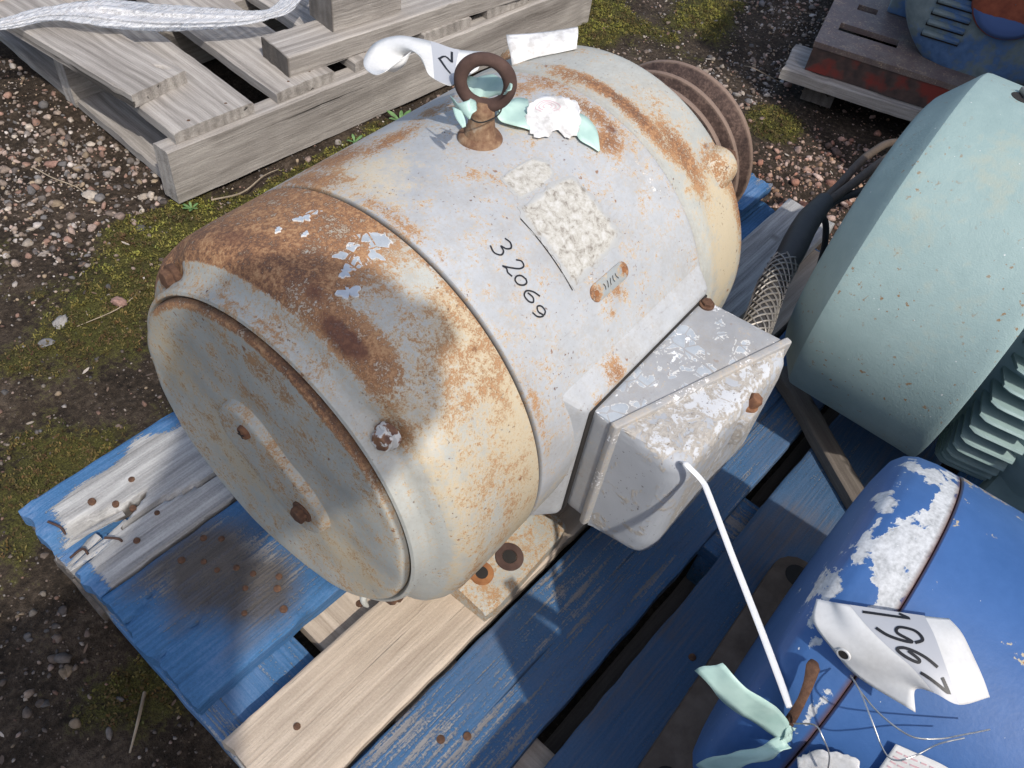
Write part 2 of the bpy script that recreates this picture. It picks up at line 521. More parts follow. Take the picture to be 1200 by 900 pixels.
def plank(name, L, W, T, mat, nx=24, ny=8, zf=None, attrf=None, seed=0, ragged=0.002, bow=0.0):
    """a worn board, local X along the grain, top at z=0"""
    xs = np.linspace(-L / 2, L / 2, nx + 1)
    e = 0.0025
    ys = np.concatenate([[-W / 2, -W / 2 + e], np.linspace(-W / 2, W / 2, ny + 1)[1:-1], [W / 2 - e, W / 2]])
    X, Y = np.meshgrid(xs, ys, indexing='ij')
    n0, n1 = X.shape
    X = X.copy(); Y = Y.copy()
    wob = vnoise(X * 7, 0 * X + seed, seed) * 0.0011
    edgey = (np.abs(Y) >= W / 2 - e * 1.1)
    Y = Y + wob * (np.abs(Y) / (W / 2)) ** 3 + edgey * vnoise(X * 45, Y * 9, seed + 3) * 0.0012
    endm = np.zeros_like(X); endm[0] = -1; endm[-1] = 1
    X = X + (np.abs(endm)) * fbm(Y * 60, endm, 3, seed + 5) * ragged
    Z = fbm(X * 5, Y * 40, 3, seed + 9) * 0.0007 - 0.0020 * (np.abs(Y) >= W / 2 - 1e-3)
    Z = Z + bow * (1 - (2 * Y / W) ** 2)
    if zf is not None: Z = Z + zf(X, Y)
    top = np.stack([X, Y, Z], -1).reshape(-1, 3)
    idx = lambda i, j: i * n1 + j
    F = [(idx(i, j), idx(i + 1, j), idx(i + 1, j + 1), idx(i, j + 1)) for i in range(n0 - 1) for j in range(n1 - 1)]
    ring = [idx(i, 0) for i in range(n0)] + [idx(n0 - 1, j) for j in range(1, n1)] + [idx(i, n1 - 1) for i in range(n0 - 2, -1, -1)] + [idx(0, j) for j in range(n1 - 2, 0, -1)]
    K = n0 * n1
    V = [tuple(v) for v in top]
    m = len(ring)
    for a in ring: V.append(tuple(top[a]))
    for a in ring: V.append((top[a][0], top[a][1], -T))
    ntop = len(F)
    for k in range(m):
        k2 = (k + 1) % m
        F.append((K + k, K + m + k, K + m + k2, K + k2))
    F.append(tuple(K + m + k for k in range(m))[::-1])
    at = None
    if attrf:
        VV = np.array(V)
        at = attrf(VV[:, 0], VV[:, 1], VV[:, 2])
    me = mesh(name, V, F, mat, True, 50, at)
    return me

NAIL = None
def nail_mesh():
    global NAIL
    if NAIL is None:
        V = [(0, 0, 0.0012)]; F = []
        k = 10
        for r, z in ((0.0022, 0.0011), (0.0032, 0.0004), (0.0034, -0.003)):
            for j in range(k):
                a = 2 * math.pi * j / k
                V.append((r * math.cos(a), r * math.sin(a), z))
        for j in range(k): F.append((0, 1 + j, 1 + (j + 1) % k))
        for i in range(2):
            for j in range(k):
                a = 1 + i * k
                F.append((a + j, a + k + j, a + k + (j + 1) % k, a + (j + 1) % k))
        NAIL = mesh('nail', V, F, M['rust_nail'], True, 50)
    return NAIL

def hexbolt(name, r, h, mat, dome=True):
    """hex head pointing +Z with washer"""
    V, F = [], []
    def ring(rad, z, k, ph=0):
        b = len(V)
        for j in range(k):
            a = 2 * math.pi * j / k + ph
            V.append((rad * math.cos(a), rad * math.sin(a), z))
        return list(range(b, b + k))
    def bridge(a, b):
        k = len(a)
        for j in range(k): F.append((a[j], a[(j + 1) % k], b[(j + 1) % k], b[j]))
    k = 18
    a = ring(r * 1.32, -0.004, k); b = ring(r * 1.32, 0.001, k); c = ring(r * 1.2, 0.0016, k); d = ring(0.5 * r, 0.0017, k)
    bridge(a, b); bridge(b, c); bridge(c, d)
    a = ring(r, 0.001, 6); b = ring(r, h * 0.85, 6); c = ring(r * 0.84, h, 6); d = ring(r * 0.45, h * (1.06 if dome else 1.0), 6)
    bridge(a, b); bridge(b, c); bridge(c, d); F.append(tuple(d))
    return fixn(mesh(name, V, F, mat, True, 30))

def align(normal, roll=0.0):
    q = Vector(normal).to_track_quat('Z', 'Y')
    return (q.to_matrix() @ Matrix.Rotation(roll, 3, 'Z')).to_euler()

def cyl(x, adeg, r=0.2):
    a = R_(adeg)
    return np.array([x, r * math.cos(a), AX + r * math.sin(a)])
def cyln(adeg):
    a = R_(adeg)
    return np.array([0, math.cos(a), math.sin(a)])

# ================================================================== GROUND
def moss_d(x, y):
    d = blobs(x, y, [(-0.02, 0.60, 0.20, 0.13, 0.85), (-0.19, 0.42, 0.16, 0.12, 0.75), (0.20, 0.70, 0.13, 0.075, 1.0),
                     (0.45, 0.655, 0.22, 0.035, 0.9), (0.75, 0.62, 0.25, 0.05, 0.9), (1.35, 0.66, 0.28, 0.13, 1.0),
                     (1.62, 0.47, 0.30, 0.13, 0.8), (1.31, 0.09, 0.10, 0.09, 0.95), (-0.30, 0.06, 0.08, 0.09, 0.75),
                     (-0.08, 0.80, 0.10, 0.10, 0.6), (1.9, 0.9, 0.5, 0.4, 0.8), (0.0, 1.9, 0.5, 0.5, 0.5)])
    return d + 0.38 * fbm(x * 9, y * 9, 3, 21) + 0.15 * fbm(x * 30, y * 30, 2, 5)

def stone_d(x, y):
    d = blobs(x, y, [(0.13, 0.93, 0.22, 0.20, 1.0), (0.10, 0.77, 0.16, 0.10, 0.85), (0.05, 1.3, 0.3, 0.4, 0.9), (1.17, -0.10, 0.22, 0.16, 1.2),
                     (1.45, 0.25, 0.3, 0.14, 0.55), (-0.35, 0.20, 0.20, 0.25, 0.38), (-0.05, 0.55, 0.25, 0.18, 0.32), (2.0, 0.2, 0.5, 0.6, 0.5)])
    return np.maximum(d * 0.85, 0.20)

def ground_z(x, y):
    m = np.clip(moss_d(x, y) - 0.45, 0, 1)
    far = smooth01(2.5, 4.0, np.hypot(x - 0.5, y - 0.5))
    pal = smooth01(0.30, 0.20, np.abs(y + 0.1)) * smooth01(-0.35, -0.3, x) * smooth01(0.95, 0.9, x)
    z = 0.010 * fbm(x * 3.1, y * 3.1, 3, 2) + 0.0045 * fbm(x * 22, y * 22, 3, 8) + m * (0.010 + 0.008 * fbm(x * 45, y * 45, 2, 4))
    return GZ + (z - 0.006) * (1 - far) * (1 - 0.6 * pal) - 0.012 * pal

def axis_pts(lo, hi, step, out):
    a = np.arange(lo, hi, step)
    l, h = [], []
    d = step
    v = lo
    while v > -out:
        d *= 1.5; v -= d; l.append(v)
    v = a[-1]; d = step
    while v < out:
        d *= 1.5; v += d; h.append(v)
    return np.array(l[::-1] + list(a) + h)

gx = axis_pts(-0.65, 2.7, 0.011, 60)
gy = axis_pts(-0.45, 1.7, 0.011, 60)
GX, GY = np.meshgrid(gx, gy, indexing='ij')
GZZ = ground_z(GX, GY)
def grid_mesh(name, X, Y, Z, mat, attrs):
    a, b = X.shape
    V = np.stack([X, Y, Z], -1).reshape(-1, 3)
    i, j = np.meshgrid(np.arange(a - 1), np.arange(b - 1), indexing='ij')
    q = (i * b + j).ravel()
    F = np.stack([q, q + b, q + b + 1, q + 1], 1)
    return bulk_mesh(name, V, F, mat, attrs)
def bulk_mesh(name, V, F, mat, attrs=None, smooth=True, colattr=None):
    me = bpy.data.meshes.new(name)
    V = np.ascontiguousarray(V, dtype=np.float32); F = np.ascontiguousarray(F, dtype=np.int32)
    me.vertices.add(len(V)); me.vertices.foreach_set('co', V.ravel())
    k = F.shape[1]
    me.loops.add(F.size); me.loops.foreach_set('vertex_index', F.ravel())
    me.polygons.add(len(F)); me.polygons.foreach_set('loop_start', np.arange(len(F), dtype=np.int32) * k)
    me.update(calc_edges=True); me.validate()
    me.materials.append(mat)
    if smooth: me.polygons.foreach_set('use_smooth', np.ones(len(me.polygons), dtype=bool))
    for kk, v in (attrs or {}).items():
        a = me.attributes.new(kk, 'FLOAT', 'POINT'); a.data.foreach_set('value', np.asarray(v, np.float32).ravel())
    if colattr is not None:
        a = me.attributes.new('tint', 'FLOAT_COLOR', 'POINT')
        c = np.ones((len(V), 4), np.float32); c[:, :3] = colattr
        a.data.foreach_set('color', c.ravel())
    me.update()
    return me

n = N('soil')
a1 = n.noise(14, 5, 0.6); a2 = n.noise(120, 6, 0.65); a3 = n.noise(420, 4, 0.6)
col = n.ramp(n.add(n.mul(a1, 0.4), n.mul(a2, 0.6)), [(0.36, (0.013, 0.0095, 0.0065)), (0.5, (0.040, 0.029, 0.020)), (0.66, (0.10, 0.075, 0.054))])
grit = n.ramp(n.vor(170, out='Distance'), [(0.10, 1), (0.24, 0)])
col = n.mix(n.mul(grit, n.ramp(a3, [(0.45, 0), (0.6, 0.7)])), col, n.ramp(n.noise(90, 2), [(0.35, (0.09, 0.07, 0.055)), (0.65, (0.30, 0.24, 0.20))]))
mf = n.ramp(n.add(n.attr('moss'), n.mul(n.math('SUBTRACT', a2, 0.5), 1.0)), [(0.40, 0), (0.62, 1)])
col = n.mix(n.mul(mf, 0.85), col, n.ramp(a3, [(0.3, (0.024, 0.022, 0.008)), (0.5, (0.062, 0.060, 0.014)), (0.72, (0.13, 0.125, 0.030))]))
M['soil'] = n.set(color=col, rough=0.95, spec=0.2, normal=n.bump(n.add(n.mul(a2, 0.7), n.mul(a3, 0.5)), 0.9, 0.006))
ground = obj('ground', grid_mesh('ground', GX, GY, GZZ, M['soil'], {'moss': moss_d(GX, GY)}))
ground['kind'] = 'structure'

# ---- gravel
def ico(sub):
    bm = bmesh.new(); bmesh.ops.create_icosphere(bm, subdivisions=sub, radius=1.0)
    bm.verts.ensure_lookup_table()
    V = np.array([v.co[:] for v in bm.verts]); F = np.array([[v.index for v in f.verts] for f in bm.faces])
    bm.free(); return V, F
ICO1, ICO2 = ico(1), ico(2)

PAL = np.array([(0.30, 0.235, 0.19), (0.36, 0.27, 0.225), (0.22, 0.19, 0.17), (0.15, 0.14, 0.135), (0.40, 0.34, 0.28),
                (0.27, 0.165, 0.125), (0.20, 0.155, 0.125), (0.45, 0.40, 0.36), (0.12, 0.10, 0.09), (0.33, 0.25, 0.17)])

def rand_rot(k):
    q = rng.normal(size=(k, 4)); q /= np.linalg.norm(q, axis=1)[:, None]
    w_, x, y, z = q.T
    return np.stack([np.stack([1 - 2 * (y * y + z * z), 2 * (x * y - z * w_), 2 * (x * z + y * w_)], -1),
                     np.stack([2 * (x * y + z * w_), 1 - 2 * (x * x + z * z), 2 * (y * z - x * w_)], -1),
                     np.stack([2 * (x * z - y * w_), 2 * (y * z + x * w_), 1 - 2 * (x * x + y * y)], -1)], 1)

def stones(P, r, base, cols):
    V0, F0 = base
    k = len(P); nv = len(V0)
    sc = np.stack([rng.uniform(0.75, 1.35, k), rng.uniform(0.65, 1.1, k), rng.uniform(0.45, 0.85, k)], 1)
    jit = 1 + rng.uniform(-0.20, 0.20, (k, nv))
    L = V0[None] * jit[..., None] * sc[:, None, :]
    # flatten with two random cutting planes for a broken look
    for _ in range(3):
        d = rng.normal(size=(k, 3)); d /= np.linalg.norm(d, axis=1)[:, None]
        h = rng.uniform(0.40, 0.75, k)
        dp = np.einsum('kvi,ki->kv', L, d)
        L = L - np.maximum(dp - h[:, None], 0)[..., None] * d[:, None, :]
    Rm = rand_rot(k)
    tilt = Rm.copy()
    L = np.einsum('kij,kvj->kvi', tilt, L)
    L[..., 2] *= 0.8
    W = L * r[:, None, None] + P[:, None, :]
    F = F0[None] + (np.arange(k) * nv)[:, None, None]
    C_ = np.repeat(cols, nv, axis=0)
    return W.reshape(-1, 3), F.reshape(-1, 3), C_

def under_pallet(x, y):
    a = R_(-3.217)
    u = x * math.cos(a) + y * math.sin(a); v = -x * math.sin(a) + y * math.cos(a)
    return (u > -0.285) & (u < 0.87) & (v < 0.26) & (v > -0.9)

k = 150000
sx = rng.uniform(-0.62, 2.5, k); sy = rng.uniform(-0.35, 1.65, k)
keep = (rng.uniform(0, 1.15, k) < stone_d(sx, sy)) & ~under_pallet(sx, sy) & ~((sx > 0.30) & (sy > 0.80) & (sx < 1.4))
keep &= ~((moss_d(sx, sy) > 0.55) & (rng.uniform(0, 1, k) < 0.8))
sx, sy = sx[keep], sy[keep]
k = len(sx)
sr = 0.0030 * np.exp(rng.normal(0, 0.55, k))
sr = sr * np.where(stone_d(sx, sy) < 0.3, 0.68, 1.0)
sr = np.clip(sr, 0.0011, 0.0125)
sz = ground_z(sx, sy) + sr * rng.uniform(-0.15, 0.45, k)
SP = np.stack([sx, sy, sz], 1)
ci = rng.integers(0, len(PAL), k)
scol = PAL[ci] * rng.uniform(0.6, 1.25, (k, 1))
pinkish = (sx > 0.9) & (sy < 0.15)
scol[pinkish] = scol[pinkish] * np.array([1.12, 0.92, 0.86])
darker = (sx < 0.1) & (sy < 0.68)  # stones at low x and low y get a darker tint
scol[darker] *= 0.62
n = N('gravel_stone')
g1 = n.noise(160, 5, 0.65)
M['gravel'] = n.set(color=n.mix(0.75, n.attrc('tint'), n.ramp(g1, [(0.3, 0.45), (0.7, 1.25)]), 'MULTIPLY'), rough=0.85, spec=0.3, normal=n.bump(g1, 0.5, 0.001))
bigm = sr > 0.0048
A = stones(SP[bigm], sr[bigm], ICO2, scol[bigm]); B = stones(SP[~bigm], sr[~bigm], ICO1, scol[~bigm])
V = np.concatenate([A[0], B[0]]); F = np.concatenate([A[1], B[1] + len(A[0])]); Cc = np.concatenate([A[2], B[2]])
gv = obj('gravel', bulk_mesh('gravel', V, F, M['gravel'], None, False, Cc))
gv['kind'] = 'stuff'; gv['label'] = 'loose mixed brown pink and grey gravel lying on dark soil'; gv['category'] = 'gravel'

# ---- a few stones one can pick out
def big_stone(x, y, r, col, lab, flat=1.0):
    P = np.array([[x, y, ground_z(np.array([x]), np.array([y]))[0] + r * 0.30 * flat]])
    V, F, c = stones(P, np.array([r]), ico(3), np.array([col]))
    V[:, 2] = P[0, 2] + (V[:, 2] - P[0, 2]) * flat
    o = obj('stone', bulk_mesh('stone', V - P[0], F, M['gravel'], None, False, c), None, tuple(P[0]))
    tag(o, lab, 'stone', 'larger stones lying on the soil')
big_stone(0.041, 0.596, 0.0155, (0.33, 0.20, 0.16), 'rough reddish stone on the moss beside the grey motor')
big_stone(0.162, 0.850, 0.0130, (0.46, 0.40, 0.33), 'flat pale tan pebble on the gravel by the grey pallet', 0.6)
big_stone(-0.045, 0.622, 0.0140, (0.30, 0.28, 0.26), 'pale grey split stone on dark mossy soil', 0.7)
big_stone(-0.078, 0.602, 0.0110, (0.20, 0.19, 0.185), 'dark grey angular stone in the moss left of the motor', 0.7)
big_stone(-0.395, 0.235, 0.0120, (0.26, 0.22, 0.19), 'flat dull grey stone on bare soil off the end of blue pallet', 0.5)
big_stone(0.17, 0.97, 0.0120, (0.27, 0.16, 0.125), 'brick red pebble among gravel beside the grey pallet')
big_stone(-0.350, 0.300, 0.0100, (0.24, 0.19, 0.16), 'brown flat stone on soil near the broken blue board', 0.5)
big_stone(-0.437, 0.192, 0.0085, (0.40, 0.15, 0.07), 'small orange brick chip on dark soil')

# ---- moss
n = N('moss')
M['moss'] = n.set(color=n.attrc('tint'), rough=0.9, spec=0.15)
def leaves(P, cnt, ln, wd, cols, up=0.9):
    k = len(P)
    T = k * cnt
    base = np.repeat(P, cnt, axis=0)
    az = rng.uniform(0, 2 * np.pi, T); el = rng.uniform(0.25, 1.35, T) * up
    l = np.repeat(ln, cnt) * rng.uniform(0.6, 1.2, T)
    d = np.stack([np.cos(el) * np.cos(az), np.cos(el) * np.sin(az), np.sin(el)], 1)
    s = np.stack([-np.sin(az), np.cos(az), np.zeros(T)], 1) * (np.repeat(wd, cnt) * rng.uniform(0.7, 1.3, T))[:, None]
    off = rng.normal(0, 0.0022, (T, 3)); off[:, 2] *= 0.3
    b = base + off
    v0 = b - s * 0.4; v1 = b + s * 0.4; m0 = b + d * l[:, None] * 0.5 + s * 0.5; m1 = b + d * l[:, None] * 0.5 - s * 0.5
    tip = b + d * l[:, None]; tip[:, 2] -= l * 0.12
    V = np.stack([v0, v1, m0, tip, m1], 1).reshape(-1, 3)
    q = np.arange(T) * 5
    F = np.concatenate([np.stack([q, q + 1, q + 2], 1), np.stack([q, q + 2, q + 4], 1), np.stack([q + 4, q + 2, q + 3], 1)])
    cc = np.repeat(np.repeat(cols, cnt, axis=0) * rng.uniform(0.65, 1.35, (T, 1)), 5, axis=0)
    return V, F, cc
k = 190000
mx = rng.uniform(-0.62, 2.5, k); my = rng.uniform(-0.3, 1.6, k)
md = moss_d(mx, my)
keep = (md > 0.50) & ~under_pallet(mx, my) & (rng.uniform(0, 1, k) < np.clip((md - 0.35) * 2.2, 0, 1)) & ~((mx > 0.30) & (my > 0.76) & (mx < 1.3))
mx, my = mx[keep], my[keep]
k = len(mx)
bright = np.clip(blobs(mx, my, [(0.20, 0.70, 0.16, 0.07, 1.0), (0.6, 0.63, 0.5, 0.07, 1.0), (1.35, 0.66, 0.3, 0.16, 1.0), (1.6, 0.47, 0.3, 0.12, 0.7), (1.31, 0.09, 0.1, 0.1, 0.6)]), 0, 1)
cols = (np.array([(0.105, 0.085, 0.026)]) * (1 - bright[:, None]) + np.array([(0.225, 0.22, 0.045)]) * bright[:, None])
pat = np.clip(0.5 + 0.9 * fbm(mx * 40, my * 40, 2, 77), 0, 1)[:, None]
cols = cols * pat + np.array([(0.085, 0.062, 0.028)]) * (1 - pat)
cols = cols * rng.uniform(0.5, 1.4, (k, 1)) + rng.normal(0, 0.008, (k, 3)) * np.array([1, 0.8, 0.2])
cols = np.clip(cols, 0.008, 1)
mz = ground_z(mx, my)
V, F, cc = leaves(np.stack([mx, my, mz + rng.uniform(0, 0.006, k)], 1), 5, np.full(k, 0.0046), np.full(k, 0.0019), cols)
mo = obj('moss', bulk_mesh('moss', V, F, M['moss'], None, False, cc))
mo['kind'] = 'stuff'; mo['label'] = 'olive green cushions of moss growing over the soil'; mo['category'] = 'moss'

# ---- litter: bark chips and dry leaf scraps
k = 520
lx = rng.uniform(-0.6, 1.6, k); ly = rng.uniform(-0.1, 1.3, k)
keep = ~under_pallet(lx, ly) & ~((lx > 0.28) & (ly > 0.72)); lx, ly = lx[keep], ly[keep]; k = len(lx)
Vl, Fl, Cl = [], [], []
for i in range(k):
    L = rng.uniform(0.003, 0.016); W = L * rng.uniform(0.15, 0.5); a = rng.uniform(0, 6.28)
    c = ground_z(lx[i:i + 1], ly[i:i + 1])[0] + 0.003
    b = len(Vl)
    tz = rng.normal(0, 0.25)
    for (du, dv, dz) in ((-1, 0.1, 0), (-0.3, 1, 0.1), (0.6, 0.8, 0), (1, -0.1, 0.15), (0.4, -0.9, 0), (-0.5, -0.8, 0.1)):
        Vl.append((lx[i] + (du * L * math.cos(a) - dv * W * math.sin(a)) / 2, ly[i] + (du * L * math.sin(a) + dv * W * math.cos(a)) / 2, c + du * tz * L * 0.5 + dz * 0.004))
    for t in ((0, 1, 5), (1, 2, 5), (2, 4, 5), (2, 3, 4)): Fl.append([b + q for q in t])
    cl = [(0.30, 0.25, 0.20), (0.16, 0.11, 0.08), (0.42, 0.36, 0.30), (0.10, 0.075, 0.06)][rng.integers(0, 4)]
    Cl += [cl] * 6
li = obj('leaf_litter', bulk_mesh('leaf_litter', np.array(Vl), np.array(Fl), M['moss'], None, False, np.array(Cl)))
li['kind'] = 'stuff'; li['label'] = 'scattered dry bark chips and leaf scraps on the soil'; li['category'] = 'leaf litter'

M['twig'] = plain('dry_twig', (0.30, 0.24, 0.17), 0.85, 0.3, 90)
def twig(pts, r, lab):
    c = np.mean(pts, axis=0); c[2] = GZ
    pts = [(p[0], p[1], ground_z(np.array([p[0]]), np.array([p[1]]))[0] + 0.002 + (p[2] if len(p) > 2 else 0)) for p in pts]
    o = obj('dry_twig', tube('dry_twig', np.array(pts) - c, [r, r * 0.8, r * 0.5], M['twig'], 6, 5), None, tuple(c))
    tag(o, lab, 'twig', 'dry twigs lying on the ground')
twig([(0.14, 0.985, 0), (0.145, 0.93, 0.004), (0.16, 0.88, 0.002), (0.155, 0.84, 0)], 0.0014, 'thin brown twig lying on gravel beside the grey pallet')
twig([(0.30, 0.70, 0.004), (0.34, 0.665, 0.012), (0.40, 0.68, 0.016), (0.44, 0.685, 0.01)], 0.0016, 'bent dry stem in the moss under the grey pallet edge')
twig([(-0.30, 0.075, 0.002), (-0.325, 0.05, 0.006), (-0.35, 0.03, 0.002)], 0.0022, 'short dark twig on soil at the end of the blue pallet')
twig([(1.50, 0.16, 0.0), (1.45, 0.19, 0.03), (1.43, 0.22, 0.04), (1.46, 0.25, 0.02)], 0.0013, 'pale grass stalk beside the rusty steel base')
twig([(0.08, 0.60, 0.0), (0.03, 0.585, 0.004), (-0.03, 0.60, 0.0)], 0.0011, 'pale straw lying on moss beside the reddish stone')

# small green weeds
n = N('weed_leaf')
M['weed'] = n.set(color=n.ramp(n.noise(80), [(0.3, (0.07, 0.15, 0.045)), (0.7, (0.16, 0.27, 0.10))]), rough=0.6)
def weed(x, y, s, cnt, lab):
    z = ground_z(np.array([x]), np.array([y]))[0]
    r0 = root('weed_seedling', lab, 'weed', (x, y, z), 0, 'green weed seedlings beside the grey pallet')
    for i in range(cnt):
        a = 2 * math.pi * i / cnt + random.uniform(-0.3, 0.3); L = s * random.uniform(0.8, 1.2); W = L * 0.33
        pts = []
        for t, wd in ((0, 0.15), (0.35, 0.8), (0.7, 1.0), (1.0, 0.1)):
            rise = L * (0.75 * t - 0.28 * t * t)
            c = np.array([math.cos(a) * L * t, math.sin(a) * L * t, rise + 0.004]); sd = np.array([-math.sin(a), math.cos(a), 0]) * W / 2 * wd
            pts.append([tuple(c - sd), tuple(c + (0, 0, -0.1 * W)), tuple(c + sd)])
        me, _, _ = sheet('leaf', pts, M['weed'], 2, 0.0005)
        obj('leaf', me, r0)
    obj('stem', tube('stem', [(0, 0, -0.004), (0.001, 0, 0.003), (0, 0, 0.007)], 0.0014, M['weed'], 6, 3), r0)
weed(0.262, 0.706, 0.016, 6, 'tiny green rosette weed in moss at the grey pallet corner')
weed(0.717, 0.640, 0.026, 7, 'leafy green weed growing against the side of the grey pallet')
weed(0.600, 0.650, 0.017, 5, 'small two-tone green sprout in moss along the grey pallet side')

# ================================================================== BLUE PALLET
PY = R_(-3.217)
bp = root('blue_pallet', 'worn wooden pallet with peeling blue paint under the grey motor', 'pallet', (0, 0, GZ), PY)
def pal_board(rt_, name, u0, u1, v0, v1, ztop, T, mat, along='u', nails=(), nx=24, ny=8, zf=None, attrf=None, lab=None, ragged=0.002, seed=None, tilt=(0, 0), bow=0.0):
    zoff = -ROOTM[rt_.name].translation.z
    L, W = (u1 - u0, v1 - v0) if along == 'u' else (v1 - v0, u1 - u0)
    me = plank(name, L, W, T, mat, nx, ny, zf, attrf, random.randint(0, 9999) if seed is None else seed, ragged, bow)
    o = obj(name, me, rt_, ((u0 + u1) / 2, (v0 + v1) / 2, ztop + zoff), (tilt[0], tilt[1], 0 if along == 'u' else R_(90)))
    if lab: o['label'] = lab
    for q in nails:
        du, dv = q[0] - (u0 + u1) / 2, q[1] - (v0 + v1) / 2
        if along != 'u': du, dv = dv, -du
        nn = obj('nail', nail_mesh(), o, (du, dv, q[2] if len(q) > 2 else 0.0008))
        nn.rotation_euler = (random.uniform(-.2, .2), random.uniform(-.2, .2), random.uniform(0, 3))
        s = random.uniform(0.9, 1.35); nn.scale = (s, s, 1)
    return o

def uvq(px): return px
UC = 0.29       # local x of the boards starts at the pallet end
def at_B1(x, y, z):
    u = x + 0.29; v = y + 0.188
    up_ = smooth01(0.236, 0.262, v + 0.022 * vnoise(x * 25, y * 30, 3))      # painted far edge
    end = smooth01(-0.250, -0.285, u) * smooth01(0.185, 0.215, v)
    low = smooth01(-0.262, -0.285, u) * (v < 0.155)
    side = ((z < -0.004) & ((v > 0.255) | (v < 0.118) | (u < -0.285))) * 0.7
    dg = np.exp(-((v - 0.178) / 0.012) ** 2) * smooth01(-0.15, -0.19, u) * (z < -0.003) * 1.6  # extra darkening paints shade into the splintered hole
    return {'paint': np.clip(np.maximum.reduce([up_ * 0.85, end * 0.95, low * 0.9, side]) * (dg < 0.2), 0, 1), 'stain_shade': 0.12 + 0.4 * smooth01(0.0, 0.25, u) + dg}
def z_B1(X, Y):
    u = X + 0.29; v = Y + 0.188
    c = 0.180 + 0.05 * (u + 0.285)
    w_ = 0.021 * smooth01(-0.165, -0.29, u) + 0.001
    g = np.exp(-((v - c + 0.003 * vnoise(u * 60, v * 90, 4)) / w_) ** 4) * smooth01(-0.175, -0.215, u)
    teeth = 0.010 * np.clip(vnoise(v * 210, u * 14, 8), 0, 1)
    crack = np.exp(-((v - 0.166 + 0.15 * (u + 0.2) + 0.004 * vnoise(u * 22, v * 0, 6)) / 0.0016) ** 2) * smooth01(-0.05, -0.12, u) * 0.010
    chip = smooth01(-0.272, -0.29, u + 0.006 * vnoise(v * 90, u * 0, 2)) * 0.003
    return -g * (0.034 - teeth) - crack - chip
def xs_warp(me, f):
    for v_ in me.vertices: v_.co = f(v_.co)

b1 = pal_board(bp, 'deck_board', -0.29, 0.87, 0.113, 0.263, 0.0, 0.022, M['wood_bleach'], nails=[(-0.215, 0.196), (-0.205, 0.178), (-0.232, 0.215, 0.003), (-0.19, 0.155), (-0.185, 0.212), (-0.225, 0.14)],
               nx=240, ny=40, zf=z_B1, attrf=at_B1, lab='bleached outer deck board with blue edge and splintered broken end', seed=5, ragged=0.006)
# torn splinters standing in the break
for i, (u, v, L, yw, th) in enumerate([(-0.262, 0.172, 0.075, 0.10, 0.007), (-0.250, 0.186, 0.060, -0.06, 0.005), (-0.276, 0.180, 0.045, 0.22, 0.006), (-0.270, 0.163, 0.055, 0.05, 0.005)]):
    V = []; F = []
    k = 7
    for j, t in enumerate(np.linspace(0, 1, 6)):
        rr = th * (0.35 + 0.65 * t) * (1 if j else 0.15)
        for a in range(k):
            an = 2 * math.pi * a / k
            V.append((L * (t - 1), rr * math.cos(an) * (1 + 0.25 * random.uniform(-1, 1)), 0.55 * rr * math.sin(an) + 0.006 * (1 - t) * (1 if i % 2 else -0.6)))
    for j in range(5):
        for a in range(k): F.append((j * k + a, j * k + (a + 1) % k, (j + 1) * k + (a + 1) % k, (j + 1) * k + a))
    F.append(tuple(range(k))); F.append(tuple(5 * k + a for a in range(k)))
    me = mesh('splinter', V, F, M['wood_bleach'], True, 40, {'paint': [0.25] * len(V)})
    fixn(me)
    obj('splinter', me, b1, (u + L * 0.6 - 0.29, v - 0.188, -0.009), (0, 0, yw))
# bent rusty nails in the break
for (u, v, h) in [(-0.268, 0.168, 0.02), (-0.236, 0.150, 0.018), (-0.272, 0.205, 0.014)]:
    obj('bent_nail', tube('bent_nail', [(0, 0, -0.012), (0.001, 0, 0.002), (0.006, 0.002, 0.006), (0.016, 0.006, 0.0065)], 0.0014, M['rust_dark'], 7, 4), b1, (u - 0.29, v - 0.188, 0), (0, 0, random.uniform(0, 3)))

def at_B2(x, y, z):
    u = x + 0.29; v = y + 0.029
    st = blobs(u, v, [(-0.185, 0.06, 0.07, 0.07, 1.15), (-0.165, 0.01, 0.06, 0.06, 1.05), (-0.215, 0.095, 0.07, 0.022, 0.9), (-0.10, 0.03, 0.06, 0.05, 0.5), (-0.245, 0.03, 0.03, 0.03, 0.55), (-0.2, -0.035, 0.06, 0.02, 0.5)])  # staining plus the photographer's shadow painted at the board's centre
    return {'paint': np.clip(0.98 - 0.5 * st, 0, 1), 'stain_shade': st + 0.0}
n2 = [(-0.205, 0.088), (-0.19, 0.07), (-0.186, 0.052), (-0.173, 0.094), (-0.16, 0.08), (-0.17, 0.04), (-0.178, 0.014), (-0.162, 0.022), (-0.196, -0.008), (-0.155, -0.01), (-0.165, -0.033), (-0.145, 0.0)]
def z_B2(X, Y):
    u = X + 0.29; v = Y + 0.029
    cr = np.exp(-((v - 0.075 - 0.25 * (u + 0.27) + 0.004 * vnoise(u * 30, 0 * v, 9)) / 0.0012) ** 2) * smooth01(-0.21, -0.25, u)
    cr2 = np.exp(-((v - 0.02 - 0.2 * (u + 0.25) + 0.004 * vnoise(u * 30, 0 * v, 12)) / 0.0011) ** 2) * smooth01(-0.19, -0.24, u)
    edge = smooth01(-0.035, -0.05, v) * 0.002 * (1 + vnoise(u * 90, v, 3))
    return -(cr + cr2) * 0.006 - edge
pal_board(bp, 'deck_board', -0.287, 0.862, -0.054, 0.109, -0.001, 0.024, M['wood_blue'], nails=n2, nx=220, ny=36, zf=z_B2, attrf=at_B2, lab='bright blue deck board with dark oily staining, painted shadow and rusty nail heads', seed=17, ragged=0.005)
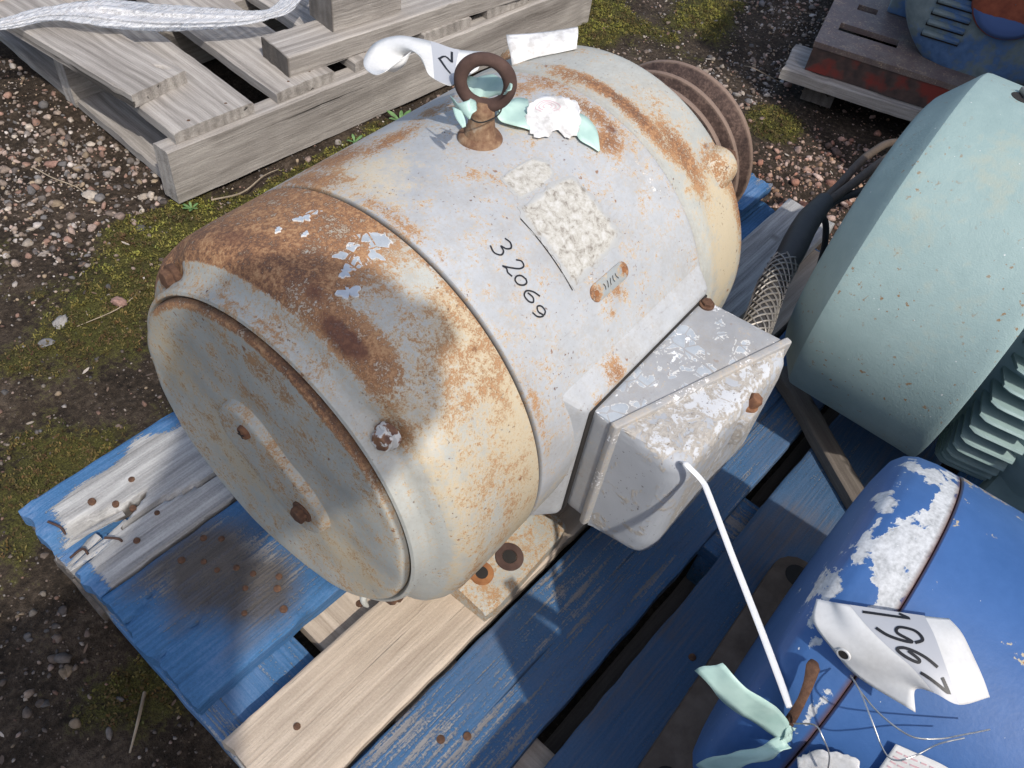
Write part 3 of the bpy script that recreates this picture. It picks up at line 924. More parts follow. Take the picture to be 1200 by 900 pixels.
def at_B3(x, y, z):
    u = x + 0.29; v = y + 0.1455
    p_ = smooth01(-0.235, -0.28, u) * smooth01(-0.135, -0.185, v) * 0.62 + smooth01(-0.272, -0.29, u) * 0.35
    st = blobs(u, v, [(-0.06, -0.13, 0.05, 0.05, 0.55), (-0.22, -0.19, 0.05, 0.012, 0.35)])
    return {'paint': p_, 'stain_shade': st + 0.20 + 0.28 * fbm(x * 16, y * 30, 3, 5)}
pal_board(bp, 'deck_board', -0.288, 0.82, -0.195, -0.096, 0.0, 0.022, M['wood_tan'], nails=[(-0.232, -0.137)], nx=140, ny=20, attrf=at_B3, lab='bare tan deck board with a trace of blue at its end', seed=23, ragged=0.005)
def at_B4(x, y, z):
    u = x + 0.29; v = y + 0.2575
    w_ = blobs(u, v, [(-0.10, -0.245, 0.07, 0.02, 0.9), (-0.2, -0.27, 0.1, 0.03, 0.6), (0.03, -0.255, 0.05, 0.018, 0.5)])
    return {'paint': np.clip(0.66 - 0.5 * w_, 0, 1), 'stain_shade': 0.44 + blobs(u, v, [(-0.21, -0.235, 0.09, 0.05, 0.85), (0.0, -0.26, 0.14, 0.035, 0.55), (0.3, -0.25, 0.3, 0.06, 0.45)])}  # grime plus shade painted into the board colour
pal_board(bp, 'deck_board', -0.286, 0.865, -0.312, -0.203, -0.001, 0.022, M['wood_blue'], nails=[(-0.145, -0.245), (-0.125, -0.262), (-0.21, -0.23)], nx=140, ny=20, attrf=at_B4, lab='worn shade-painted blue deck board beside the motor foot', seed=31)
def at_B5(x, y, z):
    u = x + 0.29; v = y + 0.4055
    return {'paint': np.clip(0.85 - 0.6 * blobs(u, v, [(0.1, -0.40, 0.1, 0.05, 0.8), (0.33, -0.36, 0.07, 0.03, 0.9)]), 0, 1), 'stain_shade': 0.58 + blobs(u, v, [(0.15, -0.40, 0.2, 0.06, 0.6), (-0.05, -0.38, 0.08, 0.05, 0.5)])}  # dirt tone raised so the board also holds painted shade
pal_board(bp, 'deck_board', -0.288, 0.868, -0.475, -0.336, 0.0, 0.022, M['wood_blue'], nails=[(0.10, -0.38), (0.07, -0.40), (-0.2, -0.4)], nx=120, ny=20, attrf=at_B5, lab='dirty shade-painted blue deck board between the terminal box and blue motor', seed=37)
for (v0, v1, sd) in [(-0.64, -0.50, 41), (-0.82, -0.67, 43), (-0.98, -0.85, 47)]:
    pal_board(bp, 'deck_board', -0.288, 0.868, v0, v1, 0.0, 0.022, M['wood_blue'], nx=40, ny=8, attrf=lambda x, y, z: {'paint': 0 * x + 0.75, 'stain_shade': 0 * x + 0.3}, seed=sd)
def at_cross(x, y, z): return {'paint': 0.62 + 0.25 * vnoise(x * 8, y * 20, 3) + (z < -0.004) * 0.2 - 0.8 * (x > 0.46), 'stain_shade': np.where(x > 0.46, 1.2, 0.15)}  # dark end paints the shade seen through the broken board
for (u0, u1, sd, m_) in [(-0.289, -0.172, 51, 'wood_bleach'), (-0.158, -0.07, 52, 'wood_tan'), (0.24, 0.34, 53, 'wood_blue'), (0.75, 0.86, 54, 'wood_blue')]:
    af = at_cross if sd != 52 else (lambda x, y, z: {'paint': 0.12 + 0 * x, 'stain_shade': 0.1 + 0 * x})
    pal_board(bp, 'cross_board', u0, u1, -0.98, 0.262, -0.0255, 0.022, M[m_], along='v', nx=60, ny=8, attrf=af, seed=sd, nails=[(u0 + 0.06, -0.075)] if sd == 52 else ())
for iu, u in enumerate((-0.235, 0.29, 0.805)):
    for v in (0.205, -0.36, -0.92):
        me = bevel_box('block', (-0.05, -0.05, -0.031), (0.05, 0.05, 0.031), M['wood_blue' if iu else 'wood_bleach'], 0.003, 1)
        at = me.attributes.new('paint', 'FLOAT', 'POINT'); at.data.foreach_set('value', [0.7] * len(me.vertices))
        obj('block', me, bp, (u, v, -0.0475 - 0.0305 - GZ))
for v in (0.205, -0.36, -0.92):
    pal_board(bp, 'bottom_board', -0.288, 0.865, v - 0.05, v + 0.05, -0.109, 0.020, M['wood_dark'], nx=30, ny=6)

# loose grey plank on the far deck
lp = root('loose_plank', 'short weathered grey plank lying on blue pallet behind the terminal box', 'plank', (0.60, -0.135, 0.0), PY + R_(0.6))
def at_lp(x, y, z): return {'stain_shade': smooth01(0.02, -0.12, x) * 0.75 + blobs(x, y, [(0.16, 0.01, 0.015, 0.012, 0.8)])}
me = plank('board', 0.54, 0.088, 0.02, M['wood_bleach'], 80, 12, None, at_lp, 61)
obj('board', me, lp, (0, 0, 0.0215))
# splintered blue offcut beyond the pulley
for i in range(1):
    me = plank('blue_offcut', 0.10, 0.055, 0.02, M['wood_blue'], 30, 10, lambda X, Y: -0.006 * np.abs(vnoise(Y * 160, X * 8, 5)), lambda x, y, z: {'paint': 0.55 + 0.5 * (z < -0.003) + 0 * x}, 63, 0.008)
    o = obj('blue_offcut', me, None, (0.835, -0.035, 0.0235), (0, 0, PY))
    tag(o, 'splintered blue wood offcut on the pallet end behind the pulley', 'wood offcut')
# loose batten lying across the deck
bt = root('wooden_batten', 'narrow dirty wooden batten lying slanted beneath the green motor', 'batten', (0.435, -0.375, 0.0), math.atan2(-0.154 - 0.0, -0.102) + PY)
me = plank('batten', 0.26, 0.026, 0.02, M['wood_dark'], 40, 6, None, lambda x, y, z: {'stain_shade': 0.2 + 0.6 * (vnoise(x * 30, y * 30, 2) > 0.3)}, 65)
obj('board', me, bt, (0, 0, 0.022))

# ================================================================== GREY PALLET
gp = root('grey_pallet', 'weathered bare grey wooden pallet standing on mossy ground', 'pallet', (0.262, 0.722, GZ), R_(-5.0))
# local u along the long side (towards +X), v away from the motor
def gboard(name, u0, u1, v0, v1, zt, T, m_='wood_grey', along='v', sd=1, **k):
    return pal_board(gp, name, u0, u1, v0, v1, zt, T, M[m_], along, seed=sd, **k)
for v, sd, nm in [(0.0, 71, 1), (0.36, 72, 0), (1.0, 73, 0)]:
    gboard('stringer', -0.012 if v == 0 else 0.0, 1.10, v, v + 0.038, -0.022, 0.104, along='u', sd=sd, nx=60, ny=5, ragged=0.003)
ds = [(0.012, 0.168, 75), (0.215, 0.345, 76), (0.392, 0.52, 77), (0.57, 0.70, 78), (0.75, 0.88, 79), (0.93, 1.05, 80)]
for (u0, u1, sd) in ds:
    gboard('deck_board', u0, u1, 0.012, 1.05, -0.002, 0.0195, sd=sd, nx=80, ny=14, nails=[(u0 + 0.04, 0.03), (u1 - 0.04, 0.035)], bow=0.002, ragged=0.003)
for (u0, u1, sd) in [(0.005, 0.10, 81), (0.52, 0.62, 82), (0.99, 1.09, 83)]:
    gboard('bottom_board', u0, u1, 0.042, 1.04, -0.112, 0.018, m_='wood_grey', sd=sd, nx=60, ny=8)

gb = root('loose_plank', 'short thick grey plank with knot hole resting on the grey pallet', 'plank', (0.322, 1.035, 0.0), R_(92.5))
def z_knot(X, Y): return -0.010 * np.exp(-((X + 0.165) / 0.012) ** 2 - ((Y + 0.035 - 0.4 * (X + 0.165)) / 0.0028) ** 2)
me = plank('board', 0.40, 0.113, 0.024, M['wood_grey'], 160, 40, z_knot, None, 85, 0.003)
obj('board', me, gb, (0, 0, 0.0235))
tb = root('timber', 'long squared grey timber with dark end grain lying along the grey pallet', 'timber', (0.86, 0.732, 0.0), R_(-8.2))
me = plank('beam', 0.66, 0.085, 0.040, M['wood_grey'], 80, 12, None, lambda x, y, z: {'stain_shade': np.where(x < -0.3285, 0.75, 0.0)}, 87, 0.002)
obj('beam', me, tb, (0, 0, 0.039))
ub = root('timber_block', 'upright dark-ended timber block standing on the long grey timber', 'timber block', (0.735, 0.775, 0.039), R_(-8.2))
me = plank('block', 0.16, 0.075, 0.090, M['wood_grey'], 20, 8, None, lambda x, y, z: {'stain_shade': np.where(x < -0.0785, 0.75, 0.0)}, 89, 0.002)
obj('block', me, ub, (0, 0, 0.090))
# more timber further back on the grey pallet
for (x, y, L, W, rz, zt, m_, lab, sd) in [(0.34, 1.27, 0.34, 0.085, -4, 0.030, 'wood_tan', 'yellowish tan timber offcut on the grey pallet behind the plastic wrap', 91),
                                         (0.80, 1.06, 0.42, 0.10, -20, 0.030, 'wood_grey', 'broad grey board end on the pallet behind the plastic wrap', 92)]:
    r0 = root('timber_offcut', lab, 'timber', (x, y, 0.0), R_(rz))
    obj('board', plank('board', L, W, 0.030, M[m_], 30, 8, None, None, sd), r0, (0, 0, zt - 0.0015))

# stretch wrap bunched across the grey pallet
n = N('stretch_film')
f1 = n.noise(1.0, 4, 0.6, n.mapv((6, 240, 240)))
n.set(color=(0.74, 0.75, 0.77), rough=0.18, trans=0.35, spec=0.8, normal=n.bump(f1, 0.9, 0.0022))
tr = n.t.nodes.new('ShaderNodeBsdfTransparent')
mxs = n.t.nodes.new('ShaderNodeMixShader')
n.put(mxs.inputs[0], n.ramp(f1, [(0.35, 0.25), (0.6, 0.85)]))
n.t.links.new(tr.outputs[0], mxs.inputs[1]); n.t.links.new(n.bs.outputs[0], mxs.inputs[2]); n.t.links.new(mxs.outputs[0], n.out.inputs[0])
M['film'] = n.m
fr = root('stretch_wrap', 'bunched clear plastic stretch wrap pulled across the grey pallet', 'plastic wrap', (0.42, 1.02, 0.0))
path = catmull([(0.16, 1.19, 0.035), (0.235, 1.135, 0.037), (0.30, 1.105, 0.045), (0.36, 1.055, 0.049), (0.43, 0.988, 0.045), (0.52, 0.905, 0.047), (0.575, 0.862, 0.050), (0.625, 0.850, 0.056), (0.68, 0.868, 0.08), (0.75, 0.90, 0.11)], 14)
wid = np.interp(np.linspace(0, 1, len(path)), [0, 0.12, 0.25, 0.36, 0.5, 0.62, 0.70, 0.8, 1], [0.014, 0.016, 0.022, 0.042, 0.036, 0.022, 0.013, 0.020, 0.03])
T_ = np.gradient(path, axis=0); T_ /= np.linalg.norm(T_, axis=1)[:, None]
S_ = np.cross(T_, [0, 0, 1.0]); S_ /= np.linalg.norm(S_, axis=1)[:, None]
V, F = [], []
kk = 44
for i in range(len(path)):
    for j in range(kk):
        a = 2 * math.pi * j / kk
        fold = 1 + 0.16 * math.sin(a * 9 + i * 0.05) + 0.10 * math.sin(a * 5 - i * 0.11) + 0.06 * random.uniform(-1, 1)
        V.append(path[i] + S_[i] * wid[i] * 0.85 * math.cos(a) * fold + np.array([0, 0, 1]) * wid[i] * 0.36 * math.sin(a) * fold)
for i in range(len(path) - 1):
    for j in range(kk):
        F.append((i * kk + j, i * kk + (j + 1) % kk, (i + 1) * kk + (j + 1) % kk, (i + 1) * kk + j))
F.append(tuple(range(kk))); F.append(tuple((len(path) - 1) * kk + j for j in range(kk)))
obj('film', fixn(mesh('film', V, F, M['film'], True, None)), fr, world=True)

# ================================================================== GREY MOTOR
mo_ = root('electric_motor', 'large grey electric motor with rusted end bell, eye bolt and terminal box', 'electric motor', (0.14, 0.0, 0.0))

def at_stator(x, a, r):
    rust = blobs(x, a, [(0.015, 64, 0.03, 20, 0.66), (0.06, 58, 0.06, 14, 0.68), (0.10, 67, 0.06, 6, 0.66), (0.175, 64, 0.05, 7, 0.5), (0.262, 99, 0.016, 20, 0.70),
                        (0.245, 109, 0.026, 6, 0.74), (0.27, 82, 0.02, 14, 0.60), (0.24, 78, 0.03, 7, 0.55), (0.147, 142, 0.018, 4.5, 0.62), (0.133, 146, 0.008, 3, 0.55), (0.085, 163, 0.02, 3, 0.55), (0.03, 128, 0.05, 30, 0.22),
                        (0.01, 92, 0.012, 25, 0.52), (0.008, 150, 0.012, 30, 0.42), (0.045, 158, 0.025, 10, 0.30), (0.10, 95, 0.01, 3, 0.45), (0.112, 99, 0.004, 3, 0.5), (0.05, 205, 0.08, 20, 0.45)])
    cream = blobs(x, a, [(0.03, 75, 0.08, 22, 0.7), (0.02, 200, 0.05, 25, 0.7), (0.147, 143, 0.03, 7, 0.5), (0.18, 90, 0.03, 10, 0.45), (0.265, 100, 0.02, 30, 0.55), (0.008, 120, 0.01, 60, 0.35)])
    white = blobs(x, a, [(0.225, 116, 0.02, 4, 0.42), (0.255, 124, 0.012, 10, 0.48), (0.2, 108, 0.015, 2.5, 0.42), (0.125, 134.5, 0.02, 1.2, 0.5)]) + smooth01(0.235, 0.28, x) * 0.0
    seam = smooth01(0.0028, 0.0004, x) * 0.9 + smooth01(0.2772, 0.2796, x) * 0.5
    return {'rust': np.maximum(rust, 0.17 + 0.10 * fbm(x * 20, a * 0.07, 3, 3)), 'cream': np.maximum(cream, 0.18), 'white': np.maximum(white, 0.08), 'seam': np.clip(seam, 0, 1), 'dark': blobs(x, a, [(0.26, 107, 0.012, 6, 0.6)])}
stator = obj('stator_frame', lathe('stator_frame', [(0.0, 0.10), (0.0, 0.1965), (0.0022, 0.1997), (0.004, 0.2), (0.276, 0.2), (0.278, 0.1995), (0.28, 0.1975), (0.28, 0.10)], M['paint_body'], nseg=220, step=0.004, attrf=at_stator), mo_, world=True)

def at_fbell(x, a, r):
    top = smooth01(122, 88, a + 6 * vnoise(x * 40, a * 0.08, 2)) * smooth01(-25, 25, a)
    rust = top * 0.68 + 0.18 * top * smooth01(-0.05, -0.09, x)
    band = smooth01(-0.055, -0.09, x) * smooth01(142, 118, a) * smooth01(-0.114, -0.104, x) * 0.66
    rust = np.maximum(rust, band)
    rust = np.maximum(rust, blobs(x, a, [(-0.05, 170, 0.07, 32, 0.40), (-0.085, 195, 0.02, 20, 0.48), (-0.03, 130, 0.10, 30, 0.46), (-0.004, 125, 0.006, 60, 0.5), (-0.105, 134, 0.012, 7, 0.6)]))
    rust = np.where(x < -0.108, np.minimum(rust, 0.36), rust)
    rust = np.maximum(rust, blobs(x, a, [(-0.121, 90, 0.004, 50, 0.48)]))
    cream = smooth01(100, 125, a) * smooth01(260, 220, a) * (0.60 + 0.30 * smooth01(-0.06, -0.01, x)) + 0.25 * blobs(x, a, [(-0.03, 75, 0.03, 20, 1.0)])
    cream = np.where(x < -0.106, 0.22 + 0.0 * cream, cream)
    dark = blobs(x, a, [(-0.098, 110, 0.010, 9, 0.85), (-0.09, 98, 0.012, 7, 0.6), (-0.085, 70, 0.02, 14, 0.55)])
    seam = smooth01(-0.0022, -0.0006, x) * 0.95
    flake_ = blobs(x, a, [(-0.030, 95.5, 0.022, 5.5, 0.95), (-0.016, 97.5, 0.012, 4.0, 0.85), (-0.046, 97.0, 0.014, 4.0, 0.80), (-0.028, 80.0, 0.014, 3.0, 0.70)])
    return {'rust': rust, 'cream': cream, 'white': 0 * x, 'dark': dark, 'seam': seam, 'flake': flake_}
def warp_bell(T, Rr, A):
    # pockets for the four through bolts in the shoulder
    ad = np.degrees(A)
    p_ = np.zeros_like(T)
    for b in (44.5, 133.5, 223.5, 313.5):
        d = (ad - b + 180) % 360 - 180
        p_ = np.maximum(p_, np.exp(-(d / 7.0) ** 4))
    sh_ = smooth01(-0.080, -0.100, T) * smooth01(0.171, 0.178, Rr)
    T2 = T + p_ * 0.0050 * smooth01(-0.098, -0.108, T) * smooth01(0.171, 0.177, Rr)
    R2 = Rr - p_ * 0.007 * sh_
    return T2, R2
fb = obj('front_end_bell', lathe('front_end_bell', [(-0.0004, 0.15), (-0.0004, 0.1965), (-0.003, 0.1998), (-0.06, 0.2), (-0.086, 0.1992), (-0.096, 0.1965), (-0.1035, 0.1915), (-0.109, 0.1845),
          (-0.1125, 0.1778), (-0.1165, 0.1728), (-0.1215, 0.1705), (-0.1265, 0.1702), (-0.129, 0.1690), (-0.130, 0.1660), (-0.128, 0.1638), (-0.125, 0.1632), (-0.120, 0.15)], M['paint_bell'], nseg=240, step=0.003, attrf=at_fbell, warp=warp_bell), mo_, world=True)

# ---- front cover plate
def at_cover(x, a, r):
    y = r * np.cos(np.radians(a)); z = r * np.sin(np.radians(a))
    rim = smooth01(0.153, 0.1605, r) * smooth01(10, 50, a) * smooth01(165, 130, a)
    rust = rim * 0.62 + blobs(y, z, [(-0.02, 0.132, 0.06, 0.03, 0.50), (0.0, 0.08, 0.12, 0.05, 0.38), (0.01, 0.02, 0.05, 0.045, 0.42), (0.045, 0.02, 0.02, 0.05, 0.38), (0.10, 0.09, 0.03, 0.03, 0.38), (-0.05, 0.06, 0.03, 0.04, 0.36), (-0.13, -0.05, 0.02, 0.05, 0.34), (0.0, -0.01, 0.09, 0.08, 0.33), (0.09, -0.03, 0.05, 0.06, 0.36), (0.05, 0.10, 0.06, 0.03, 0.33)])
    cream = 0.34 + blobs(y, z, [(0.05, -0.04, 0.06, 0.06, 0.4), (-0.10, -0.07, 0.05, 0.06, 0.45), (0.12, 0.05, 0.03, 0.06, 0.35)])
    white = blobs(y, z, [(-0.04, 0.105, 0.012, 0.008, 0.42), (-0.09, -0.10, 0.05, 0.012, 0.35), (-0.12, -0.02, 0.02, 0.02, 0.3)])
    return {'rust': np.maximum(rust, 0.27 + 0.12 * fbm(y * 25, z * 25, 3, 9)), 'cream': cream, 'white': white, 'dark': blobs(y, z, [(-0.105, -0.085, 0.018, 0.012, 0.40)]), 'seam': smooth01(0.1612, 0.1622, r) * 0.6}
def warp_cover(T, Rr, A):
    T2 = T - 0.003 * np.exp(-(((A - 2.2 + np.pi) % (2 * np.pi) - np.pi) / 0.5) ** 2) * np.exp(-((Rr - 0.115) / 0.03) ** 2) + 0.0012 * vnoise(Rr * 30 * np.cos(A), Rr * 30 * np.sin(A), 3)
    return T2, Rr
cv = obj('front_cover', lathe('front_cover', [(-0.118, 0.1627), (-0.1325, 0.1627), (-0.1345, 0.1612), (-0.1355, 0.158), (-0.1352, 0.14), (-0.1345, 0.10), (-0.1348, 0.05), (-0.135, 0.002)], M['paint_bell'], nseg=200, step=0.004, attrf=at_cover, warp=warp_cover), mo_, world=True)

# ---- oblong bearing cap with its two fixings
def capsule_mesh(name, p, q, r, x0, h, mat, fillet=0.004, nseg=18, attrs=None):
    p = np.array(p, float); q = np.array(q, float); d = (q - p) / np.linalg.norm(q - p); nrm = np.array([-d[1], d[0]])
    rings = []
    for (sc, hh) in ((1.10, 0.0), (1.0, 0.22), (0.96, 0.8), (0.90, 0.95), (0.80, 1.0), (0.45, 1.04)):
        ring = []
        for i in range(nseg + 1):
            a = math.pi / 2 + math.pi * i / nseg
            ring.append(p + r * sc * (math.cos(a) * d + math.sin(a) * nrm))
        for i in range(nseg + 1):
            a = -math.pi / 2 + math.pi * i / nseg
            ring.append(q + r * sc * (math.cos(a) * d + math.sin(a) * nrm))
        rings.append([(x0 - h * hh, c[0], AX + c[1]) for c in ring])
    V = [v for rg in rings for v in rg]; k = len(rings[0]); F = []
    for i in range(len(rings) - 1):
        for j in range(k): F.append((i * k + j, i * k + (j + 1) % k, (i + 1) * k + (j + 1) % k, (i + 1) * k + j))
    F.append(tuple((len(rings) - 1) * k + j for j in range(k)))
    me = mesh(name, V, F, mat, True, None, {'rust': [0.36] * len(V), 'cream': [0.42] * len(V)})
    fixn(me); me.set_sharp_from_angle(angle=R_(45))
    return me
cap = obj('bearing_cap', capsule_mesh('bearing_cap', (0.020, 0.024), (-0.040, -0.019), 0.035, -0.1325, 0.011, M['paint_bell']), cv, world=True)
scr = lathe('cap_screw', [(0.0042, 0.0), (0.004, 0.003), (0.003, 0.0062), (0.0, 0.0072), (-0.004, 0.0072)], M['rust'], 'z', (0, 0), 14, None)
inv = ROOTM[mo_.name].inverted()
def place(name, me, parent, pos, normal, roll=0.0):
    o = obj(name, me, parent)
    o.location = inv @ Vector(pos); o.rotation_euler = align(normal, roll)
    return o
place('cap_screw', scr, cv, (-0.1442, 0.014, AX + 0.040), (-1, 0, 0))
for rl in (0.4, 0.4 + math.pi / 2):
    o = place('screw_slot', bevel_box('screw_slot', (-0.0042, -0.0007, 0), (0.0042, 0.0007, 0.0006), M['hole'], 0), cv, (-0.1480, 0.014, AX + 0.040), (-1, 0, 0), rl)
HB = hexbolt('hex_bolt', 0.0085, 0.008, M['rust_nail'])
place('cap_bolt', HB, cv, (-0.1442, -0.050, AX - 0.018), (-1, 0, 0), 0.3)
n = N('worn_bolt_head')
M['bolt_worn'] = n.set(color=n.mix(n.ramp(n.noise(150, 3), [(0.47, 0), (0.53, 1)]), n.ramp(n.noise(90), RUST_STOPS), (0.62, 0.60, 0.56)), rough=0.6)
HB2 = hexbolt('hex_bolt', 0.0085, 0.009, M['bolt_worn'])
for i, b in enumerate((44.5, 133.5, 223.5, 313.5)):
    p = cyl(-0.1125, b, 0.1765)
    place('bell_bolt', HB2 if i == 1 else HB, fb, tuple(p), (-1, 0.15 * math.cos(R_(b)), 0.15 * math.sin(R_(b))), 0.5 * i)
# drain drip of paint at the foot of the cover
obj('paint_drip', tube('paint_drip', [cyl(-0.127, 231, 0.166), cyl(-0.131, 231, 0.171), cyl(-0.131, 231.5, 0.177), cyl(-0.130, 231.5, 0.181)], [0.004, 0.0035, 0.003, 0.0015], M['paint_bell'], 8, 4), cv, world=True)

# ---- flakes of old paint left on the rust
n = N('paint_flake')
M['flake'] = n.set(color=n.ramp(n.noise(60, 4), [(0.35, (0.36, 0.40, 0.44)), (0.65, (0.47, 0.51, 0.55))]), rough=0.5, normal=n.bump(n.noise(200, 4), 0.2, 0.0006))
M['flake_edge'] = plain('flake_edge', (0.66, 0.66, 0.64), 0.7, 0.1)
def flake(cx, ca, rx, ra, k, sd, thick=0.0009):
    rr = random.Random(sd)
    P = []
    ph = rr.uniform(0, 6)
    for i in range(k):
        t = 2 * math.pi * i / k
        q = 0.72 + 0.34 * math.sin(2 * t + ph) + 0.20 * math.sin(5 * t + 2 * ph) + rr.uniform(-0.13, 0.13)
        P.append((cx + rx * q * math.cos(t), ca + ra * q * math.sin(t)))
    V = [cyl(cx, ca, 0.2002 + thick)] + [cyl(cx + (x - cx) * 0.95, ca + (a - ca) * 0.93, 0.2002 + thick * 1.15) for x, a in P] + [cyl(x, a, 0.2002 + thick) for x, a in P] + [cyl(x, a, 0.1995) for x, a in P]
    F = []; fm = []
    for i in range(k):
        j = (i + 1) % k
        F.append((0, 1 + i, 1 + j)); fm.append(0)
        F.append((1 + i, 1 + k + i, 1 + k + j, 1 + j)); fm.append(1)
        F.append((1 + k + i, 1 + 2 * k + i, 1 + 2 * k + j, 1 + k + j)); fm.append(1)
    me = mesh('paint_flake', V, F, None, False, None, None, [M['flake'], M['flake_edge']], fm)
    return fixn(me)
FL = [(-0.060, 98.5, 0.0065, 1.8, 30, 11), (-0.072, 103.0, 0.0085, 2.3, 34, 14), (-0.040, 79.0, 0.0055, 2.2, 28, 1), (-0.053, 84.0, 0.0035, 1.0, 22, 16), (-0.062, 78.0, 0.004, 1.0, 20, 17)]
for f_ in FL:
    obj('paint_flake', flake(*f_), fb, world=True)

# ---- rear end bell
def at_rbell(x, a, r):
    rust = blobs(x, a, [(0.300, 102, 0.014, 32, 0.84), (0.316, 124, 0.020, 18, 0.74), (0.292, 84, 0.022, 10, 0.62), (0.368, 134, 0.020, 9, 0.80), (0.372, 150, 0.014, 16, 0.68), (0.380, 168, 0.012, 34, 0.72), (0.345, 130, 0.03, 6, 0.55), (0.33, 112, 0.04, 20, 0.34), (0.35, 128, 0.02, 5, 0.45), (0.355, 80, 0.02, 10, 0.35), (0.385, 105, 0.006, 6, 0.5)])
    cream = blobs(x, a, [(0.31, 125, 0.03, 25, 0.75), (0.335, 155, 0.05, 35, 0.9), (0.30, 95, 0.016, 40, 0.5)])
    white = smooth01(115, 95, a) * smooth01(0.305, 0.33, x) * 0.18
    return {'rust': rust, 'cream': cream, 'white': white, 'dark': blobs(x, a, [(0.372, 132, 0.008, 4, 0.7), (0.357, 127, 0.012, 2, 0.6)]), 'seam': 0 * x}
rb = obj('rear_end_bell', lathe('rear_end_bell', [(0.2804, 0.15), (0.2804, 0.1975), (0.283, 0.2005), (0.30, 0.2012), (0.31, 0.2), (0.36, 0.1985), (0.374, 0.1955), (0.384, 0.188), (0.392, 0.172), (0.398, 0.14), (0.402, 0.10), (0.425, 0.075), (0.43, 0.06), (0.43, 0.02)], M['paint_bell'], nseg=200, step=0.005, attrf=at_rbell), mo_, world=True)
def lug(a0):
    V = []; F = []
    A = np.linspace(-1, 1, 13); X = np.linspace(0.342, 0.392, 12)
    rows = []
    for x in X:
        row = []
        for t in A:
            tx = (x - 0.372) / 0.022
            bump = 0.0155 * max(0.0, 1 - abs(t) ** 2.4) * (max(0.0, 1 - min(1, abs(tx)) ** 2.2) if tx > 0 else max(0.0, 1 - min(1, abs(tx * 0.78)) ** 1.6))
            base = np.interp(x, [0.34, 0.36, 0.374, 0.384, 0.392], [0.1985, 0.1975, 0.1945, 0.187, 0.171]) - 0.001
            row.append(cyl(x, a0 + 6.2 * t, base + bump))
        rows.append(row)
    me, _, _ = sheet('bolt_lug', rows, M['paint_bell'], 2, 0.001)
    at = me.attributes.new('rust', 'FLOAT', 'POINT'); co = np.array([v.co[:] for v in me.vertices])
    at.data.foreach_set('value', (0.34 + 0.20 * smooth01(0.372, 0.35, co[:, 0])).astype(np.float32))
    at = me.attributes.new('cream', 'FLOAT', 'POINT'); at.data.foreach_set('value', [0.7] * len(me.vertices))
    return me
for a0 in (134.5, 45, 225, 315):
    obj('bolt_lug', lug(a0), rb, world=True)
    o = place('bell_bolt', HB, rb, tuple(cyl(0.391, a0, 0.1885)), (1, 0, 0))

# ---- shaft and sheave
n = N('sheave_rust')
pa_ = n.noise(70, 6, 0.65); pb_ = n.noise(330, 4, 0.65)
M['rust_pulley'] = n.set(color=n.mix(n.ramp(n.add(n.attr('rim'), n.mul(n.math('SUBTRACT', pa_, 0.5), 0.9)), [(0.4, 0), (0.8, 0.9)]), n.ramp(n.add(n.mul(pa_, 0.5), n.mul(pb_, 0.5)), [(0.36, (0.035, 0.021, 0.017)), (0.5, (0.085, 0.052, 0.041)), (0.62, (0.17, 0.11, 0.085))]), (0.21, 0.145, 0.11)), rough=0.7, normal=n.bump(n.add(pa_, pb_), 0.5, 0.0012))
shf = obj('shaft', lathe('shaft', [(0.42, 0.0), (0.42, 0.024), (0.60, 0.024), (0.602, 0.022), (0.602, 0.0)], M['rust_dark'], nseg=32, step=None), mo_, world=True)
pl = obj('pulley', lathe('pulley', [(0.492, 0.03), (0.492, 0.1135), (0.4965, 0.1150), (0.5000, 0.1135), (0.508, 0.086), (0.514, 0.086), (0.5220, 0.1145), (0.5255, 0.1160), (0.5290, 0.1145), (0.540, 0.086), (0.548, 0.086), (0.5610, 0.1140), (0.565, 0.1150), (0.568, 0.1135), (0.569, 0.108), (0.566, 0.095), (0.556, 0.09), (0.556, 0.045), (0.572, 0.043), (0.572, 0.024)], M['rust_pulley'], nseg=120, step=0.006, sharp=32, attrf=lambda t, a, r: {'rim': np.where(r > 0.1125, 0.85, 0.0)}), mo_, world=True)

# ---- feet
def foot(x0, x1, sgn, wear):
    # cross-section in (y, z) swept along x: flat pad with sloping top running up into the frame
    prof = [(0.196, 0.0), (0.196, 0.018), (0.192, 0.0225), (0.165, 0.026), (0.140, 0.032), (0.118, 0.050), (0.100, 0.075), (0.06, 0.06), (0.06, 0.0)]
    bm = bmesh.new()
    xs = np.linspace(x0, x1, 9)
    rows = []
    for i, x in enumerate(xs):
        e = 0.004 if i in (0, len(xs) - 1) else 0
        rows.append([bm.verts.new((x, sgn * (y - e * (y > 0.18)), max(0, z - (e if z > 0.01 else 0)))) for y, z in prof])
    for a, b in zip(rows[:-1], rows[1:]):
        for j in range(len(prof)):
            bm.faces.new((a[j], a[(j + 1) % len(prof)], b[(j + 1) % len(prof)], b[j]))
    bm.faces.new(rows[0]); bm.faces.new(rows[-1])
    bmesh.ops.recalc_face_normals(bm, faces=bm.faces)
    me = bpy.data.meshes.new('foot'); bm.to_mesh(me); bm.free()
    me.materials.append(M['paint_bell'])
    me.polygons.foreach_set('use_smooth', [True] * len(me.polygons)); me.set_sharp_from_angle(angle=R_(35))
    for k_, v_ in (('rust', 0.37), ('cream', 0.45)):
        at = me.attributes.new(k_, 'FLOAT', 'POINT'); at.data.foreach_set('value', [v_] * len(me.vertices))
    fo = obj('foot', me, mo_, world=True)
    return fo
WSH = lathe('hole_rim', [(0.0, 0.0068), (0.0012, 0.0072), (0.0016, 0.013), (0.0, 0.0138), (-0.003, 0.0138)], M['rust_orange'], 'z', (0, 0), 22, None)
